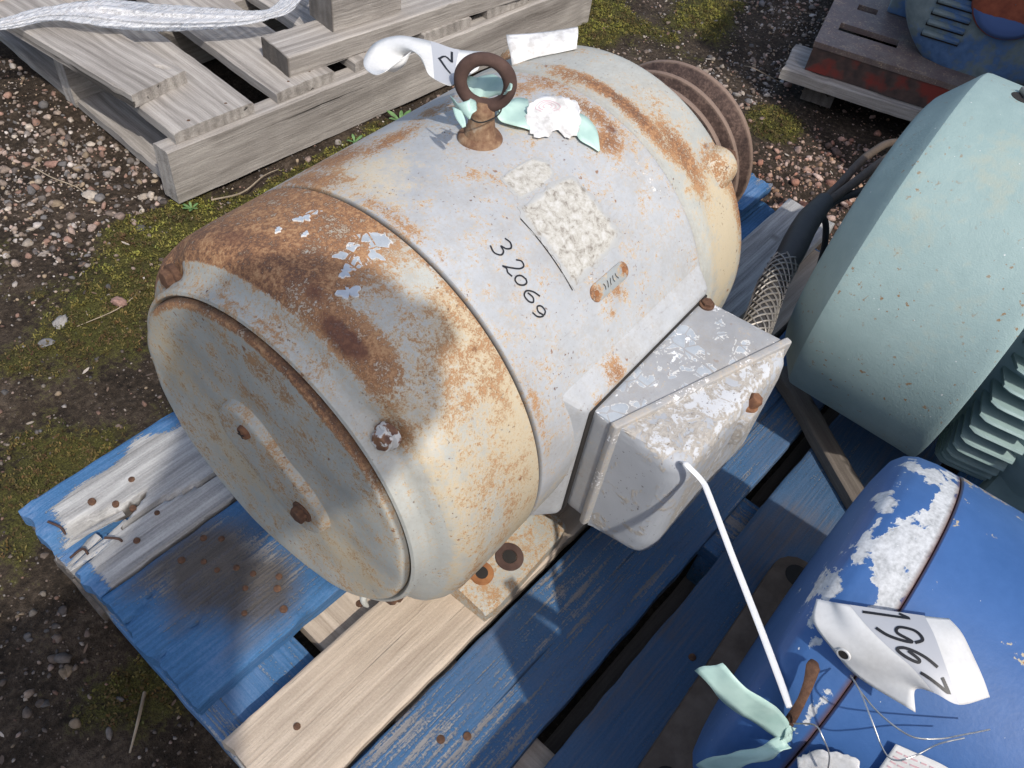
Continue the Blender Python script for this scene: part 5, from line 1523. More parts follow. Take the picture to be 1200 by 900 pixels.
# ---- cable with braided grip
M['rubber'] = plain('black_rubber', (0.035, 0.032, 0.030), 0.6, 0.3, 80)
M['cloth_wire'] = plain('brown_wire_sleeve', (0.085, 0.062, 0.045), 0.75, 0.3, 160)
M['braid'] = plain('dull_steel_braid', (0.30, 0.275, 0.24), 0.5, 0.3, 200, 0.6)
cb = root('power_cable', 'thick black cable with braided steel grip leaving the terminal box', 'cable', (0.45, -0.225, 0.0))
CAB = [(0.255, -0.262, 0.218), (0.30, -0.2535, 0.2185), (0.3427, -0.2461, 0.2200), (0.4117, -0.2288, 0.2190), (0.4756, -0.2196, 0.2180), (0.5494, -0.2075, 0.2150), (0.6179, -0.2032, 0.2100)]
obj('sheath', tube('sheath', CAB, [0.0150, 0.0150, 0.0150, 0.0148, 0.0150, 0.0165, 0.0155, 0.0120], M['rubber'], 20, 8), cb, world=True)
P = catmull(CAB[:5], 20)[:-6]
T_ = np.gradient(P, axis=0); T_ /= np.linalg.norm(T_, axis=1)[:, None]
U_ = np.cross(T_, [0, 0, 1.0]); U_ /= np.linalg.norm(U_, axis=1)[:, None]; W_ = np.cross(U_, T_)
s_ = np.concatenate([[0], np.cumsum(np.linalg.norm(np.diff(P, axis=0), axis=1))])
for dirn in (1, -1):
    for h_ in range(9):
        pts = []
        for ss in np.arange(0.0, s_[-1], 0.0035):
            i = np.searchsorted(s_, ss); i = min(i, len(P) - 1)
            a = dirn * ss / 0.022 * 1.25 + 2 * math.pi * h_ / 9
            r_ = 0.0158 + 0.0007 * math.sin(9 * a * 0.5 + (0 if dirn > 0 else 3.14))
            p_ = np.array([np.interp(ss, s_, P[:, d]) for d in range(3)])
            pts.append(p_ + r_ * (math.cos(a) * U_[i] + math.sin(a) * W_[i]))
        obj('braid_strand', tube('braid_strand', pts, 0.00115, M['braid'], 5, 0), cb, world=True)
for nm, pts, r_, m_ in [('wire', [(0.6020, -0.2013, 0.2120), (0.6804, -0.2010, 0.2050), (0.8089, -0.1984, 0.1900), (0.95, -0.215, 0.1500), (1.12, -0.30, 0.05)], 0.0058, 'cloth_wire'),
                        ('wire', [(0.6050, -0.2055, 0.2100), (0.6860, -0.2153, 0.2100), (0.8117, -0.2258, 0.2000), (1.00, -0.2404, 0.1500)], 0.0062, 'cloth_wire'),
                        ('wire', [(0.6054, -0.2090, 0.2050), (0.6576, -0.2134, 0.2000), (0.7199, -0.2291, 0.1900), (0.9, -0.2595, 0.1600)], 0.0055, 'rubber'),
                        ('wire', [(0.5980, -0.2064, 0.2040), (0.6216, -0.2163, 0.1800), (0.650, -0.2239, 0.1300), (0.685, -0.2256, 0.0700), (0.71, -0.225, 0.03)], 0.0045, 'rubber')]:
    obj(nm, tube(nm, pts, [r_ * 0.9, r_, r_, r_ * 0.85], M[m_], 10, 6), cb, world=True)
hubm = lathe('cable_gland', [(0.258, 0.0), (0.258, 0.022), (0.276, 0.022), (0.280, 0.019), (0.294, 0.018), (0.294, 0.0)], M['rust_dark'], 'x', (-0.2575, 0.2183), 24, None)
obj('cable_gland', hubm, tbx, world=True)

# ---- white plastic strap
M['white_plastic'] = plain('white_plastic', (0.80, 0.80, 0.79), 0.4, 0.06, 30, bump=0.05)
ST = [(0.0760, -0.2890, 0.2740), (0.0717, -0.2921, 0.2812), (0.0690, -0.2965, 0.2828), (0.0672, -0.3122, 0.2790), (0.0560, -0.3250, 0.2815), (0.0129, -0.3683, 0.2893), (-0.0307, -0.4148, 0.2946), (-0.0671, -0.4535, 0.2977)]
r0 = root('plastic_strap', 'narrow white plastic strap running from the box lid to the blue motor', 'plastic strap', (0.0, -0.38, 0.2))
obj('strap', tube('strap', ST, 0.0030, M['white_plastic'], 12, 6, 0.4), r0, world=True)

# ================================================================== GREEN MOTOR
n = N('green_hammer_paint')
q1_ = n.noise(8, 4); q2_ = n.noise(260, 4, 0.6); q3_ = n.noise(70, 4, 0.6)
gcol = n.ramp(n.add(n.mul(q1_, 0.7), n.mul(q3_, 0.3)), [(0.35, (0.245, 0.335, 0.322)), (0.65, (0.315, 0.415, 0.395))])
gcol = n.mix(n.ramp(n.add(n.attr('stainy'), n.mul(n.math('SUBTRACT', q3_, 0.5), 1.2)), [(0.4, 0), (0.8, 0.45)]), gcol, (0.36, 0.34, 0.24))
gcol = n.mix(n.mul(n.ramp(n.noise(160, 3), [(0.64, 0), (0.68, 1)]), n.ramp(n.noise(11, 3), [(0.42, 0), (0.58, 0.9)])), gcol, (0.26, 0.15, 0.06))
gcol = n.mix(n.ramp(n.noise(210, 1), [(0.79, 0), (0.80, 1)]), gcol, (0.60, 0.62, 0.60))
M['green'] = n.set(color=gcol, rough=0.5, spec=0.35, normal=n.bump(n.add(n.mul(q2_, 0.5), n.mul(n.noise(700, 2), 0.5)), 0.5, 0.0011))
M['green_frame'] = plain('green_frame_paint', (0.27, 0.37, 0.35), 0.6, 0.2, 40)
gm = root('electric_motor', 'sea green finned motor with a large smooth fan cowl', 'electric motor', (0.554, -0.60, 0.0))
GC = (0.554, 0.243)
def at_green(y, a, r): return {'stainy': blobs(y, a, [(-0.37, 115, 0.05, 22, 0.62), (-0.33, 140, 0.04, 20, 0.55), (-0.40, 160, 0.05, 30, 0.45), (-0.305, 130, 0.008, 50, 0.5)])}
cw = obj('fan_cowl', lathe('fan_cowl', [(-0.262, 0.001), (-0.2625, 0.10), (-0.264, 0.155), (-0.2670, 0.1625), (-0.2695, 0.1660), (-0.2955, 0.1995), (-0.2985, 0.2022), (-0.3030, 0.2030), (-0.44, 0.2045), (-0.458, 0.2050), (-0.4615, 0.2035), (-0.4600, 0.2010), (-0.44, 0.2005), (-0.30, 0.196)], M['green'], 'y', GC, 160, 0.012, at_green, 30), gm, world=True)
fr_ = obj('motor_frame', lathe('motor_frame', [(-0.44, 0.02), (-0.44, 0.150), (-0.47, 0.152), (-0.50, 0.160), (-0.535, 0.178), (-0.56, 0.186), (-0.72, 0.187), (-0.74, 0.180), (-0.76, 0.15), (-0.77, 0.03), (-0.84, 0.03), (-0.84, 0.0)], M['green_frame'], 'y', GC, 120, None), gm, world=True)
# one fin, shared by all
V, F = [], []
ys = np.linspace(-0.472, -0.535, 9)
for i, y in enumerate(ys):
    t = i / 8
    ro = 0.158 + 0.034 * min(1, (t / 0.16) ** 0.5 if t < 0.16 else 1) * (1 - 0.25 * max(0, t - 0.35)) + 0.0
    ri = 0.145
    hw = 0.0026
    V += [(ri, y + 0.51, -hw), (ro - 0.002, y + 0.51, -hw * 0.75), (ro, y + 0.51, 0.0), (ro - 0.002, y + 0.51, hw * 0.75), (ri, y + 0.51, hw)]
for i in range(8):
    for j in range(5): F.append((i * 5 + j, i * 5 + (j + 1) % 5, (i + 1) * 5 + (j + 1) % 5, (i + 1) * 5 + j))
F.append((0, 1, 2, 3, 4)); F.append((40, 41, 42, 43, 44))
finm = fixn(mesh('cooling_fin', V, F, M['green_frame'], True, 40))
for i in range(56):
    o = obj('cooling_fin', finm, fr_)
    o.location = (GC[0] - 0.554, -0.51 + 0.60, GC[1])
    o.rotation_euler = (0, -2 * math.pi * i / 56 - 0.03, 0)
for sx_ in (-1, 1):
    for y0 in (-0.56, -0.74):
        me = bevel_box('foot', (GC[0] + sx_ * 0.16 - 0.035, y0 - 0.03, 0.0), (GC[0] + sx_ * 0.16 + 0.035, y0 + 0.03, 0.06), M['green_frame'], 0.006, 2)
        obj('foot', me, gm, world=True)
        me = bevel_box('foot_web', (GC[0] + sx_ * 0.135 - 0.02, y0 - 0.022, 0.04), (GC[0] + sx_ * 0.135 + 0.02, y0 + 0.022, 0.16), M['green_frame'], 0.005, 2)
        obj('foot_web', me, gm, world=True)
# lifting hole with a pin in the cowl crown
hl = lathe('lifting_hole', [(0.0004, 0.0), (0.0008, 0.0105), (0.0004, 0.0125), (-0.003, 0.0125)], M['hole'], 'z', (0, 0), 24, None)
pc = np.array([0.572, -0.345, 0.243 + 0.2022])
invg = ROOTM[gm.name].inverted()
o = obj('lifting_hole', hl, cw); o.location = invg @ Vector(pc); o.rotation_euler = align((0.09, 0, 1))
o = obj('pin', bevel_box('pin', (-0.004, -0.013, 0), (0.004, 0.006, 0.006), M['braid'], 0.001, 1), cw); o.location = invg @ Vector(pc + np.array([0.003, -0.002, 0.0])); o.rotation_euler = align((0.09, 0.0, 1), 0.6)
# terminal stub at the green motor's side, seen beside the blue motor
me = hull('conduit_or_shade_box', [(x, y, z) for x in (0.40, 0.33) for y in (-0.585, -0.72) for z in (0.18, 0.27)], M['green_frame'], 0.008, 2)
obj('conduit_or_shade_box', me, gm, world=True)
hbg = hexbolt('box_bolt', 0.008, 0.008, M['rust'])
o = obj('box_bolt', hbg, gm); o.location = invg @ Vector((0.352, -0.606, 0.27)); o.rotation_euler = align((0, 0, 1))

# ================================================================== BLUE MOTOR
n = N('chipped_blue_paint')
k1 = n.noise(16, 5, 0.65, dist=0.4); k2 = n.noise(90, 5, 0.62); k3 = n.noise(5, 3); k4 = n.noise(330, 3)
bcol = n.ramp(n.add(n.mul(k3, 0.7), n.mul(k2, 0.3)), [(0.35, (0.038, 0.108, 0.280)), (0.65, (0.060, 0.150, 0.365))])
pe = n.add(n.attr('peel'), n.add(n.mul(n.math('SUBTRACT', k1, 0.5), 1.7), n.mul(n.math('SUBTRACT', k2, 0.5), 0.7)))
pmask_ = n.ramp(pe, [(0.50, 0), (0.525, 1)])
bcol = n.mix(n.ramp(pe, [(0.475, 0), (0.505, 1)]), bcol, (0.50, 0.53, 0.55))
bcol = n.mix(pmask_, bcol, n.ramp(n.add(n.mul(k2, 0.5), n.mul(k4, 0.5)), [(0.35, (0.34, 0.35, 0.35)), (0.5, (0.52, 0.53, 0.53)), (0.68, (0.68, 0.69, 0.69))]))
rs = n.add(n.attr('rust'), n.add(n.mul(n.math('SUBTRACT', k2, 0.5), 1.5), n.mul(n.math('SUBTRACT', k4, 0.5), 0.6)))
bcol = n.mix(n.ramp(rs, [(0.42, 0), (0.48, 1)]), bcol, (0.47, 0.40, 0.27))
bcol = n.mix(n.ramp(rs, [(0.55, 0), (0.62, 1)]), bcol, n.ramp(k4, [(0.3, (0.16, 0.06, 0.03)), (0.7, (0.36, 0.16, 0.06))]))
bcol = n.mix(n.ramp(n.noise(260, 1), [(0.79, 0), (0.80, 1)]), bcol, (0.66, 0.67, 0.66))
bcol = n.mix(n.attr('seam'), bcol, (0.12, 0.055, 0.03))
M['blue'] = n.set(color=bcol, rough=n.ramp(pmask_, [(0, 0.48), (1, 0.78)]), spec=0.4, normal=n.bump(n.add(n.mul(pmask_, -0.8), n.add(n.mul(k4, 0.25), n.mul(k3, 0.4))), 0.5, 0.0012))
bm_ = root('electric_motor', 'small bright blue motor with chipped paint beside the terminal box', 'electric motor', (0.078, -0.64, 0.0))
BC = (0.078, 0.188)
def at_blue(y, a, r):
    peel = blobs(y, a, [(-0.436, 95, 0.006, 60, 0.46), (-0.470, 78, 0.012, 36, 0.80), (-0.468, 112, 0.012, 14, 0.72), (-0.458, 66, 0.016, 12, 0.70), (-0.456, 98, 0.014, 12, 0.70), (-0.466, 80, 0.008, 45, 0.62), (-0.455, 70, 0.016, 10, 0.6), (-0.452, 95, 0.014, 8, 0.62), (-0.464, 116, 0.012, 7, 0.66), (-0.44, 60, 0.015, 14, 0.48), (-0.435, 85, 0.012, 14, 0.42), (-0.468, 140, 0.008, 11, 0.72), (-0.425, 110, 0.02, 20, 0.4), (-0.445, 128, 0.01, 6, 0.55)])
    peel = peel * (y > -0.4765)
    rust = blobs(y, a, [(-0.482, 55, 0.006, 10, 0.55), (-0.481, 85, 0.004, 25, 0.45), (-0.50, 52, 0.03, 3.0, 0.64), (-0.505, 78, 0.010, 1.6, 0.56), (-0.553, 105, 0.02, 1.6, 0.72), (-0.487, 106, 0.004, 2, 0.5), (-0.492, 102, 0.003, 1.5, 0.5), (-0.53, 60, 0.02, 2, 0.4)])
    return {'peel': peel, 'rust': rust, 'seam': smooth01(0.0022, 0.0006, np.abs(y + 0.4765)) * 0.9}
bb = obj('motor_body', lathe('motor_body', [(-0.4770, 0.10), (-0.4770, 0.1700), (-0.4785, 0.1715), (-0.60, 0.172), (-0.745, 0.172), (-0.748, 0.165), (-0.748, 0.05)], M['blue'], 'y', BC, 160, 0.006, at_blue), bm_, world=True)
bl2 = obj('end_bell', lathe('end_bell', [(-0.424, 0.001), (-0.424, 0.045), (-0.4245, 0.06), (-0.425, 0.10), (-0.426, 0.140), (-0.4285, 0.154), (-0.434, 0.1620), (-0.443, 0.1672), (-0.458, 0.1700), (-0.4755, 0.1705), (-0.4765, 0.1690), (-0.4765, 0.10)], M['blue'], 'y', BC, 160, 0.004, at_blue), bm_, world=True)
obj('rear_bell', lathe('rear_bell', [(-0.7485, 0.10), (-0.7485, 0.171), (-0.79, 0.168), (-0.815, 0.15), (-0.825, 0.09), (-0.83, 0.03), (-0.83, 0.0)], M['blue'], 'y', BC, 80, 0.02, at_blue), bm_, world=True)
# raised ridge ends on the bell and rust-brown feet
M['foot_brown'] = rusty('brown_cast_foot', [(0.25, (0.045, 0.034, 0.027)), (0.5, (0.11, 0.082, 0.062)), (0.75, (0.20, 0.155, 0.12))], 0.8, 30)
def blue_foot(x0, x1, y0, y1):
    V = []
    pts = []
    k = 8
    w_ = (y1 - y0) / 2; yc = (y0 + y1) / 2
    for i in range(k + 1):
        a = math.pi / 2 + math.pi * i / k; pts.append((x0 + w_ + w_ * math.cos(a), yc + w_ * math.sin(a)))
    for i in range(k + 1):
        a = -math.pi / 2 + math.pi * i / k; pts.append((x1 - w_ + w_ * math.cos(a), yc + w_ * math.sin(a)))
    return prism('foot', pts, 0.0, 0.036, M['foot_brown'], 0.004, 2)
for (y0, y1) in ((-0.455, -0.400), (-0.76, -0.71)):
    fo = obj('foot', blue_foot(-0.085, 0.245, y0, y1), bm_, world=True)
    dm = lathe('bolt_recess', [(0.0003, 0.0), (0.0006, 0.011), (0.0, 0.0135), (-0.002, 0.0135)], M['hole'], 'z', (0, 0), 20, None)
    for x_ in (-0.060, 0.220):
        o = obj('bolt_recess', dm, fo); o.location = ROOTM[bm_.name].inverted() @ Vector((x_, (y0 + y1) / 2, 0.0363))
BR = [(-0.0400, -0.4500, 0.3200), (-0.0458, -0.4504, 0.3224), (-0.0530, -0.4538, 0.3150), (-0.0612, -0.4565, 0.3055), (-0.0678, -0.4582, 0.2934), (-0.0701, -0.4594, 0.2802)]
obj('lifting_lug', tube('lifting_lug', BR, [0.003, 0.0048, 0.0036, 0.0030, 0.0036, 0.004], M['rust_nail'], 8, 3, 0.35), bm_, world=True)

# added boxes beside the blue motor, out of view, shaped to shade the boards
for (lo, hi) in (((-0.18, -0.66, 0.16), (-0.132, -0.50, 0.42)), ((-0.30, -0.66, 0.12), (-0.182, -0.50, 0.325)), ((-0.14, -0.64, 0.15), (-0.07, -0.52, 0.26))):
    obj('conduit_or_shade_box', bevel_box('conduit_or_shade_box', lo, hi, M['blue'], 0.006, 2), bm_, world=True)

# added box on the blue motor's back end, unseen, there to shade the boards
obj('shade_box', bevel_box('shade_box', (-0.20, -0.84, 0.28), (0.14, -0.75, 0.50), M['blue'], 0.008, 2), bm_, world=True)

# ---- numbered tag on the blue motor
TAGG = [[(-0.0145, -0.4284, 0.3458), (-0.0284, -0.4341, 0.3417), (-0.0346, -0.4528, 0.3371), (-0.0367, -0.4754, 0.3304), (-0.0442, -0.5108, 0.3467)],
 [(-0.0138, -0.4356, 0.3507), (-0.0278, -0.4488, 0.3492), (-0.0339, -0.4670, 0.3474), (-0.0338, -0.4861, 0.3474), (-0.0336, -0.5041, 0.3521)],
 [(-0.0136, -0.4459, 0.3597), (-0.0217, -0.4617, 0.3620), (-0.0268, -0.4784, 0.3635), (-0.0296, -0.4949, 0.3640), (-0.0339, -0.5120, 0.3612)],
 [(0.0069, -0.4868, 0.3680), (-0.0047, -0.4961, 0.3716), (-0.0166, -0.5071, 0.3706), (-0.0241, -0.5168, 0.3668), (-0.0304, -0.5271, 0.3608)],
 [(0.0184, -0.5009, 0.3657), (0.0101, -0.5098, 0.3707), (-0.0008, -0.5212, 0.3708), (-0.0083, -0.5315, 0.3678), (-0.0128, -0.5407, 0.3615)]]
tg, to_, G, nn = thing_sheet('paper_tag', 'folded white tag printed 1967 tied to the blue motor', 'paper tag', TAGG, M['paper'], 6, 0.0005)
# G[col = along the reading direction 0..1, row = across 0..1]
obj('printed_band', grid_band('printed_band', G, nn, [[(0.0, 0.50), (0.33, 0.50), (0.66, 0.50), (1.0, 0.50)], [(0.0, 0.75), (0.33, 0.75), (0.66, 0.75), (1.0, 0.75)]], M['paper_grey'], 0.0004), tg, world=True)
S = []
for ch, s0, ws, t0, ht in [('1', 0.00, 0.14, 0.535, 0.15), ('9', 0.19, 0.19, 0.535, 0.160), ('6', 0.45, 0.19, 0.535, 0.160), ('7', 0.72, 0.19, 0.535, 0.160)]:
    for st in GLY[ch]:
        S.append([(s0 + u * ws / 0.66, t0 + v * ht) for u, v in st])
L_ = []
for st, ch in zip(S, '1967'):
    Q = np.array([(a, b, 0) for a, b in st])
    if ch in '17':
        Q2 = []
        for a, b in zip(Q[:-1], Q[1:]):
            for k_ in range(6): Q2.append(a + (b - a) * k_ / 6)
        Q = np.array(Q2 + [Q[-1]])
    else: Q = catmull(Q, 8)
    pn = [on_grid(G, nn, q[0], q[1], 0.0008) for q in Q]
    L_.append(([a for a, b in pn], [b for a, b in pn]))
obj('printed_number', stroke_mesh('printed_number', L_, 0.0020, M['ink'], 0.0), tg, world=True)
hp, hn = on_grid(G, nn, 0.52, 0.10, 0.0006)
ey = lathe('eyelet', [(0.0008, 0.0035), (0.0008, 0.0044), (0.0, 0.005)], M['paper'], 'z', (0, 0), 20, None)
eh = lathe('eyelet_hole', [(0.0004, 0.0), (0.0004, 0.0034), (0.0, 0.0036)], M['hole'], 'z', (0, 0), 20, None)
for nm, me in (('eyelet', ey), ('eyelet_hole', eh)):
    o = obj(nm, me, tg); o.location = ROOTM[tg.name].inverted() @ Vector(hp); o.rotation_euler = align(tuple(hn))

M['steel_wire'] = plain('thin_wire', (0.52, 0.52, 0.50), 0.35, 0.1, 60, 0.8)
for lab, pts in [('fine silver wire looping low over the blue motor from the tag', [(-0.0394, -0.4715, 0.3307), (-0.0515, -0.4787, 0.3409), (-0.0636, -0.4901, 0.3425), (-0.0744, -0.5063, 0.3370), (-0.0746, -0.5145, 0.3366), (-0.0659, -0.5221, 0.3394), (-0.0500, -0.5309, 0.3415), (-0.0351, -0.5427, 0.3411)]),
                 ('fine silver wire arching from the tag towards the motor side', [(-0.0394, -0.4715, 0.3307), (-0.0522, -0.4817, 0.3402), (-0.0628, -0.4948, 0.3499), (-0.0650, -0.5122, 0.3540), (-0.0560, -0.5257, 0.3554), (-0.0434, -0.5363, 0.3530), (-0.0240, -0.5515, 0.3486)]),
                 ('short grey wire curling over the torn white label', [(-0.0707, -0.4614, 0.2890), (-0.0756, -0.4695, 0.3134), (-0.0804, -0.4775, 0.3141), (-0.0816, -0.4868, 0.3038), (-0.0824, -0.4941, 0.2851)])]:
    r0 = root('tie_wire', lab, 'wire', pts[0])
    obj('wire', tube('wire', pts, 0.00055, M['steel_wire'], 6, 8), r0, world=True)
RIB1 = [[(-0.0963, -0.3897, 0.3123), (-0.0877, -0.4002, 0.3278)], [(-0.0978, -0.4056, 0.3092), (-0.0895, -0.4171, 0.3248)], [(-0.0947, -0.4261, 0.2969), (-0.0845, -0.4369, 0.3162)], [(-0.0839, -0.4462, 0.2826), (-0.0748, -0.4529, 0.2989)], [(-0.0797, -0.4604, 0.2729), (-0.0743, -0.4629, 0.2831)]]
RIB2 = [[(-0.0770, -0.4609, 0.2782), (-0.0790, -0.4688, 0.2743)], [(-0.0910, -0.4509, 0.2657), (-0.0902, -0.4631, 0.2678)], [(-0.1018, -0.4382, 0.2506), (-0.1021, -0.4513, 0.2491)], [(-0.1068, -0.4273, 0.2168), (-0.1064, -0.4436, 0.2113)]]
r0 = root('ribbon', 'pale mint ribbon tied to the rusty lug of the blue motor', 'ribbon', (-0.08, -0.44, 0.26))
obj('tail', sheet('tail', RIB1, M['ribbon'], 5, 0.0005, crumple)[0], r0, world=True)
obj('tail', sheet('tail', RIB2, M['ribbon'], 5, 0.0005, crumple)[0], r0, world=True)
obj('knot', sheet('knot', [[(-0.0745, -0.4600, 0.2880), (-0.0700, -0.4640, 0.2860)], [(-0.0800, -0.4610, 0.2790), (-0.0740, -0.4660, 0.2770)], [(-0.0800, -0.4620, 0.2700), (-0.0770, -0.4670, 0.2690)]], M['ribbon'], 5, 0.0008, crumple)[0], r0, world=True)
TORN = [[(-0.0812, -0.4762, 0.2733), (-0.0913, -0.4888, 0.2463)], [(-0.0753, -0.4815, 0.2847), (-0.0882, -0.4964, 0.2562)], [(-0.0696, -0.4939, 0.2938), (-0.0830, -0.5076, 0.2693)], [(-0.0672, -0.5067, 0.2973), (-0.0784, -0.5169, 0.2788)]]
thing_sheet('torn_label', 'ragged white paper scrap stuck on the blue motor by the ribbon', 'paper label', TORN, M['torn'], 6, 0.0008, torn_edge)
PINK = [[(-0.0493, -0.5173, 0.3105), (-0.0687, -0.5189, 0.2856)], [(-0.0476, -0.5266, 0.3122), (-0.0687, -0.5311, 0.2856)], [(-0.0448, -0.5417, 0.3150), (-0.0656, -0.5485, 0.2902)], [(-0.0436, -0.5532, 0.3162), (-0.0646, -0.5620, 0.2916)]]
pk, po, G, nn = thing_sheet('paper_label', 'white paper label with faded pink print on the blue motor', 'paper label', PINK, M['paper'], 5, 0.0006)
S = []
for i in range(6):
    t = 0.14 + i * 0.12; q = 0.1
    while q < 0.85:
        w_ = random.uniform(0.05, 0.16); S.append([(t, q), (t, min(0.9, q + w_))]); q += w_ + 0.04
sm = grid_strokes(G, nn, S, 0.0011, 0.0007, 2); sm.materials.clear(); sm.materials.append(M['pink_ink'])
obj('faded_print', sm, pk, world=True)

# ================================================================== BLUE-GREY MOTOR ON ITS STEEL BASE
BY = R_(13.5)
M['base_steel'] = painted('base_paint', (0.17, 0.115, 0.10), (0.11, 0.085, 0.08), cream=(0.24, 0.22, 0.20), speck=0.4, rust_bias=0.12)
n = N('red_brown_side')
M['base_side'] = n.set(color=n.mix(n.ramp(n.noise(12, 4), [(0.52, 0), (0.62, 1)]), n.ramp(n.noise(50, 5), [(0.3, (0.04, 0.027, 0.024)), (0.7, (0.10, 0.058, 0.046))]), (0.20, 0.030, 0.020)), rough=0.7)
sb = root('steel_base', 'rusty slotted steel mounting base with red side standing on wood', 'steel base', (1.425, 0.107, -0.045), BY)
def loc_box(name, lo, hi, mat, par, bev=0.002):
    return obj(name, bevel_box(name, lo, hi, mat, bev, 1), par)
# top plate pieces around two slots (u = into the picture, v = to the right)
zt0, zt1 = 0.053, 0.065
slots = [(0.085, 0.125, -0.035, -0.165), (0.215, 0.245, -0.055, -0.10)]
for (a, b, c, d) in [(0.0, 0.085, 0.0, -0.62), (0.085, 0.125, 0.0, -0.035), (0.085, 0.125, -0.165, -0.62), (0.125, 0.215, 0.0, -0.62), (0.215, 0.245, 0.0, -0.055), (0.215, 0.245, -0.10, -0.62), (0.245, 0.80, 0.0, -0.62)]:
    loc_box('top_plate', (a, d, zt0), (b, c, zt1), M['base_steel'], sb, 0.0)
loc_box('side_web', (0.002, -0.62, 0.0), (0.012, -0.002, zt0), M['base_side'], sb, 0.0)
loc_box('side_web', (0.012, -0.012, 0.0), (0.80, -0.002, zt0), M['base_side'], sb, 0.0)
loc_box('side_web', (0.78, -0.62, 0.0), (0.792, -0.012, zt0), M['base_side'], sb, 0.0)
sk = root('wooden_skid', 'split weathered wooden skid under the rusty steel base', 'wooden skid', (1.425, 0.107, GZ), BY)
obj('board', plank('board', 0.66, 0.13, 0.026, M['wood_grey'], 60, 8, lambda X, Y: -0.004 * np.abs(vnoise(X * 20, Y * 120, 3)), None, 101, 0.006), sk, (0.045, -0.29, 0.0845), (0, 0, R_(90)))
obj('board', plank('board', 0.66, 0.13, 0.026, M['wood_dark'], 30, 6, None, None, 102), sk, (0.65, -0.29, 0.0845), (0, 0, R_(90)))
for v_ in (-0.05, -0.30, -0.58):
    obj('runner', plank('runner', 0.80, 0.07, 0.054, M['wood_dark'], 20, 4, None, None, 103), sk, (0.43, v_, 0.0575))
n = N('blue_grey_paint')
j1 = n.noise(10, 4); j2 = n.noise(60, 5)
M['bluegrey'] = n.set(color=n.mix(n.ramp(n.add(j1, n.mul(n.math('SUBTRACT', j2, 0.5), 0.4)), [(0.46, 0), (0.56, 1)]), n.ramp(j2, [(0.3, (0.14, 0.18, 0.19)), (0.7, (0.24, 0.285, 0.28))]), n.ramp(j2, [(0.3, (0.055, 0.115, 0.235)), (0.7, (0.11, 0.20, 0.36))])), rough=0.6)
n = N('red_blue_hub')
M['hub'] = n.set(color=n.mix(n.ramp(n.add(n.attr('red'), n.mul(n.math('SUBTRACT', n.noise(30, 5), 0.5), 0.9)), [(0.47, 0), (0.55, 1)]), (0.09, 0.15, 0.34), n.ramp(n.noise(60, 4), [(0.3, (0.22, 0.05, 0.025)), (0.7, (0.40, 0.10, 0.045))])), rough=0.6)
bg = root('electric_motor', 'blue-grey motor with louvred end and red hub on steel base', 'electric motor', (1.735, -0.135, 0.02), BY)
# local: end face towards -u at u=-0.18, axis height 0.165 over the base
HZ = 0.165
def l_lathe(name, prof, mat, par, nseg=72, step=0.02, attrf=None, c=(-0.02, HZ)):
    return obj(name, lathe(name, prof, mat, 'x', c, nseg, step, attrf), par)
face = l_lathe('end_bell', [(-0.185, 0.001), (-0.185, 0.06), (-0.182, 0.15), (-0.176, 0.178), (-0.160, 0.197), (-0.13, 0.205), (-0.06, 0.207), (-0.05, 0.10)], M['bluegrey'], bg)
l_lathe('motor_body', [(-0.0495, 0.10), (-0.0495, 0.204), (0.30, 0.204), (0.36, 0.18), (0.37, 0.0)], M['bluegrey'], bg)
def at_hub(x, a, r): return {'red': np.where(r > 0.072, 0.75, np.where(x > -0.197, 0.8, smooth01(-40, -20, r * np.sin(np.radians(a)) * 1000))) }
hb_ = l_lathe('hub', [(-0.210, 0.001), (-0.210, 0.052), (-0.208, 0.064), (-0.198, 0.0735), (-0.190, 0.077), (-0.178, 0.078)], M['hub'], bg, 48, 0.006, at_hub)
lv_m = bevel_box('louvre', (-0.010, -0.0375, -0.0035), (0.004, 0.0375, 0.0035), M['bluegrey'], 0.003, 2)
sl_m = bevel_box('louvre_slot', (-0.0015, -0.0385, -0.006), (0.002, 0.0385, 0.0), M['hole'], 0)
for side, cy_ in ((1, 0.095), (-1, -0.125)):
    for r_ in range(9):
        dz = 0.075 - r_ * 0.0225
        dy = cy_ - 0.02
        if math.hypot(abs(dy + 0.02) + 0.02, dz) > 0.185: continue
        if abs(dz) < 0.0: continue
        x_ = -0.1835
        obj('louvre', lv_m, face, (x_, dy, HZ + dz), (0, R_(-14), 0))
        obj('louvre_slot', sl_m, face, (x_ - 0.0005, dy, HZ + dz - 0.0045), (0, 0, 0))
for s in (-1, 1):
    for u_ in (0.05, 0.28):
        obj('foot', bevel_box('foot', (u_ - 0.05, s * 0.16 - 0.05 - 0.02, 0.0002), (u_ + 0.05, s * 0.16 + 0.05 - 0.02, 0.045), M['bluegrey'], 0.006, 2), bg)
        obj('foot_web', bevel_box('foot_web', (u_ - 0.03, s * 0.13 - 0.03 - 0.02, 0.04), (u_ + 0.03, s * 0.13 + 0.03 - 0.02, 0.10), M['bluegrey'], 0.006, 2), bg)

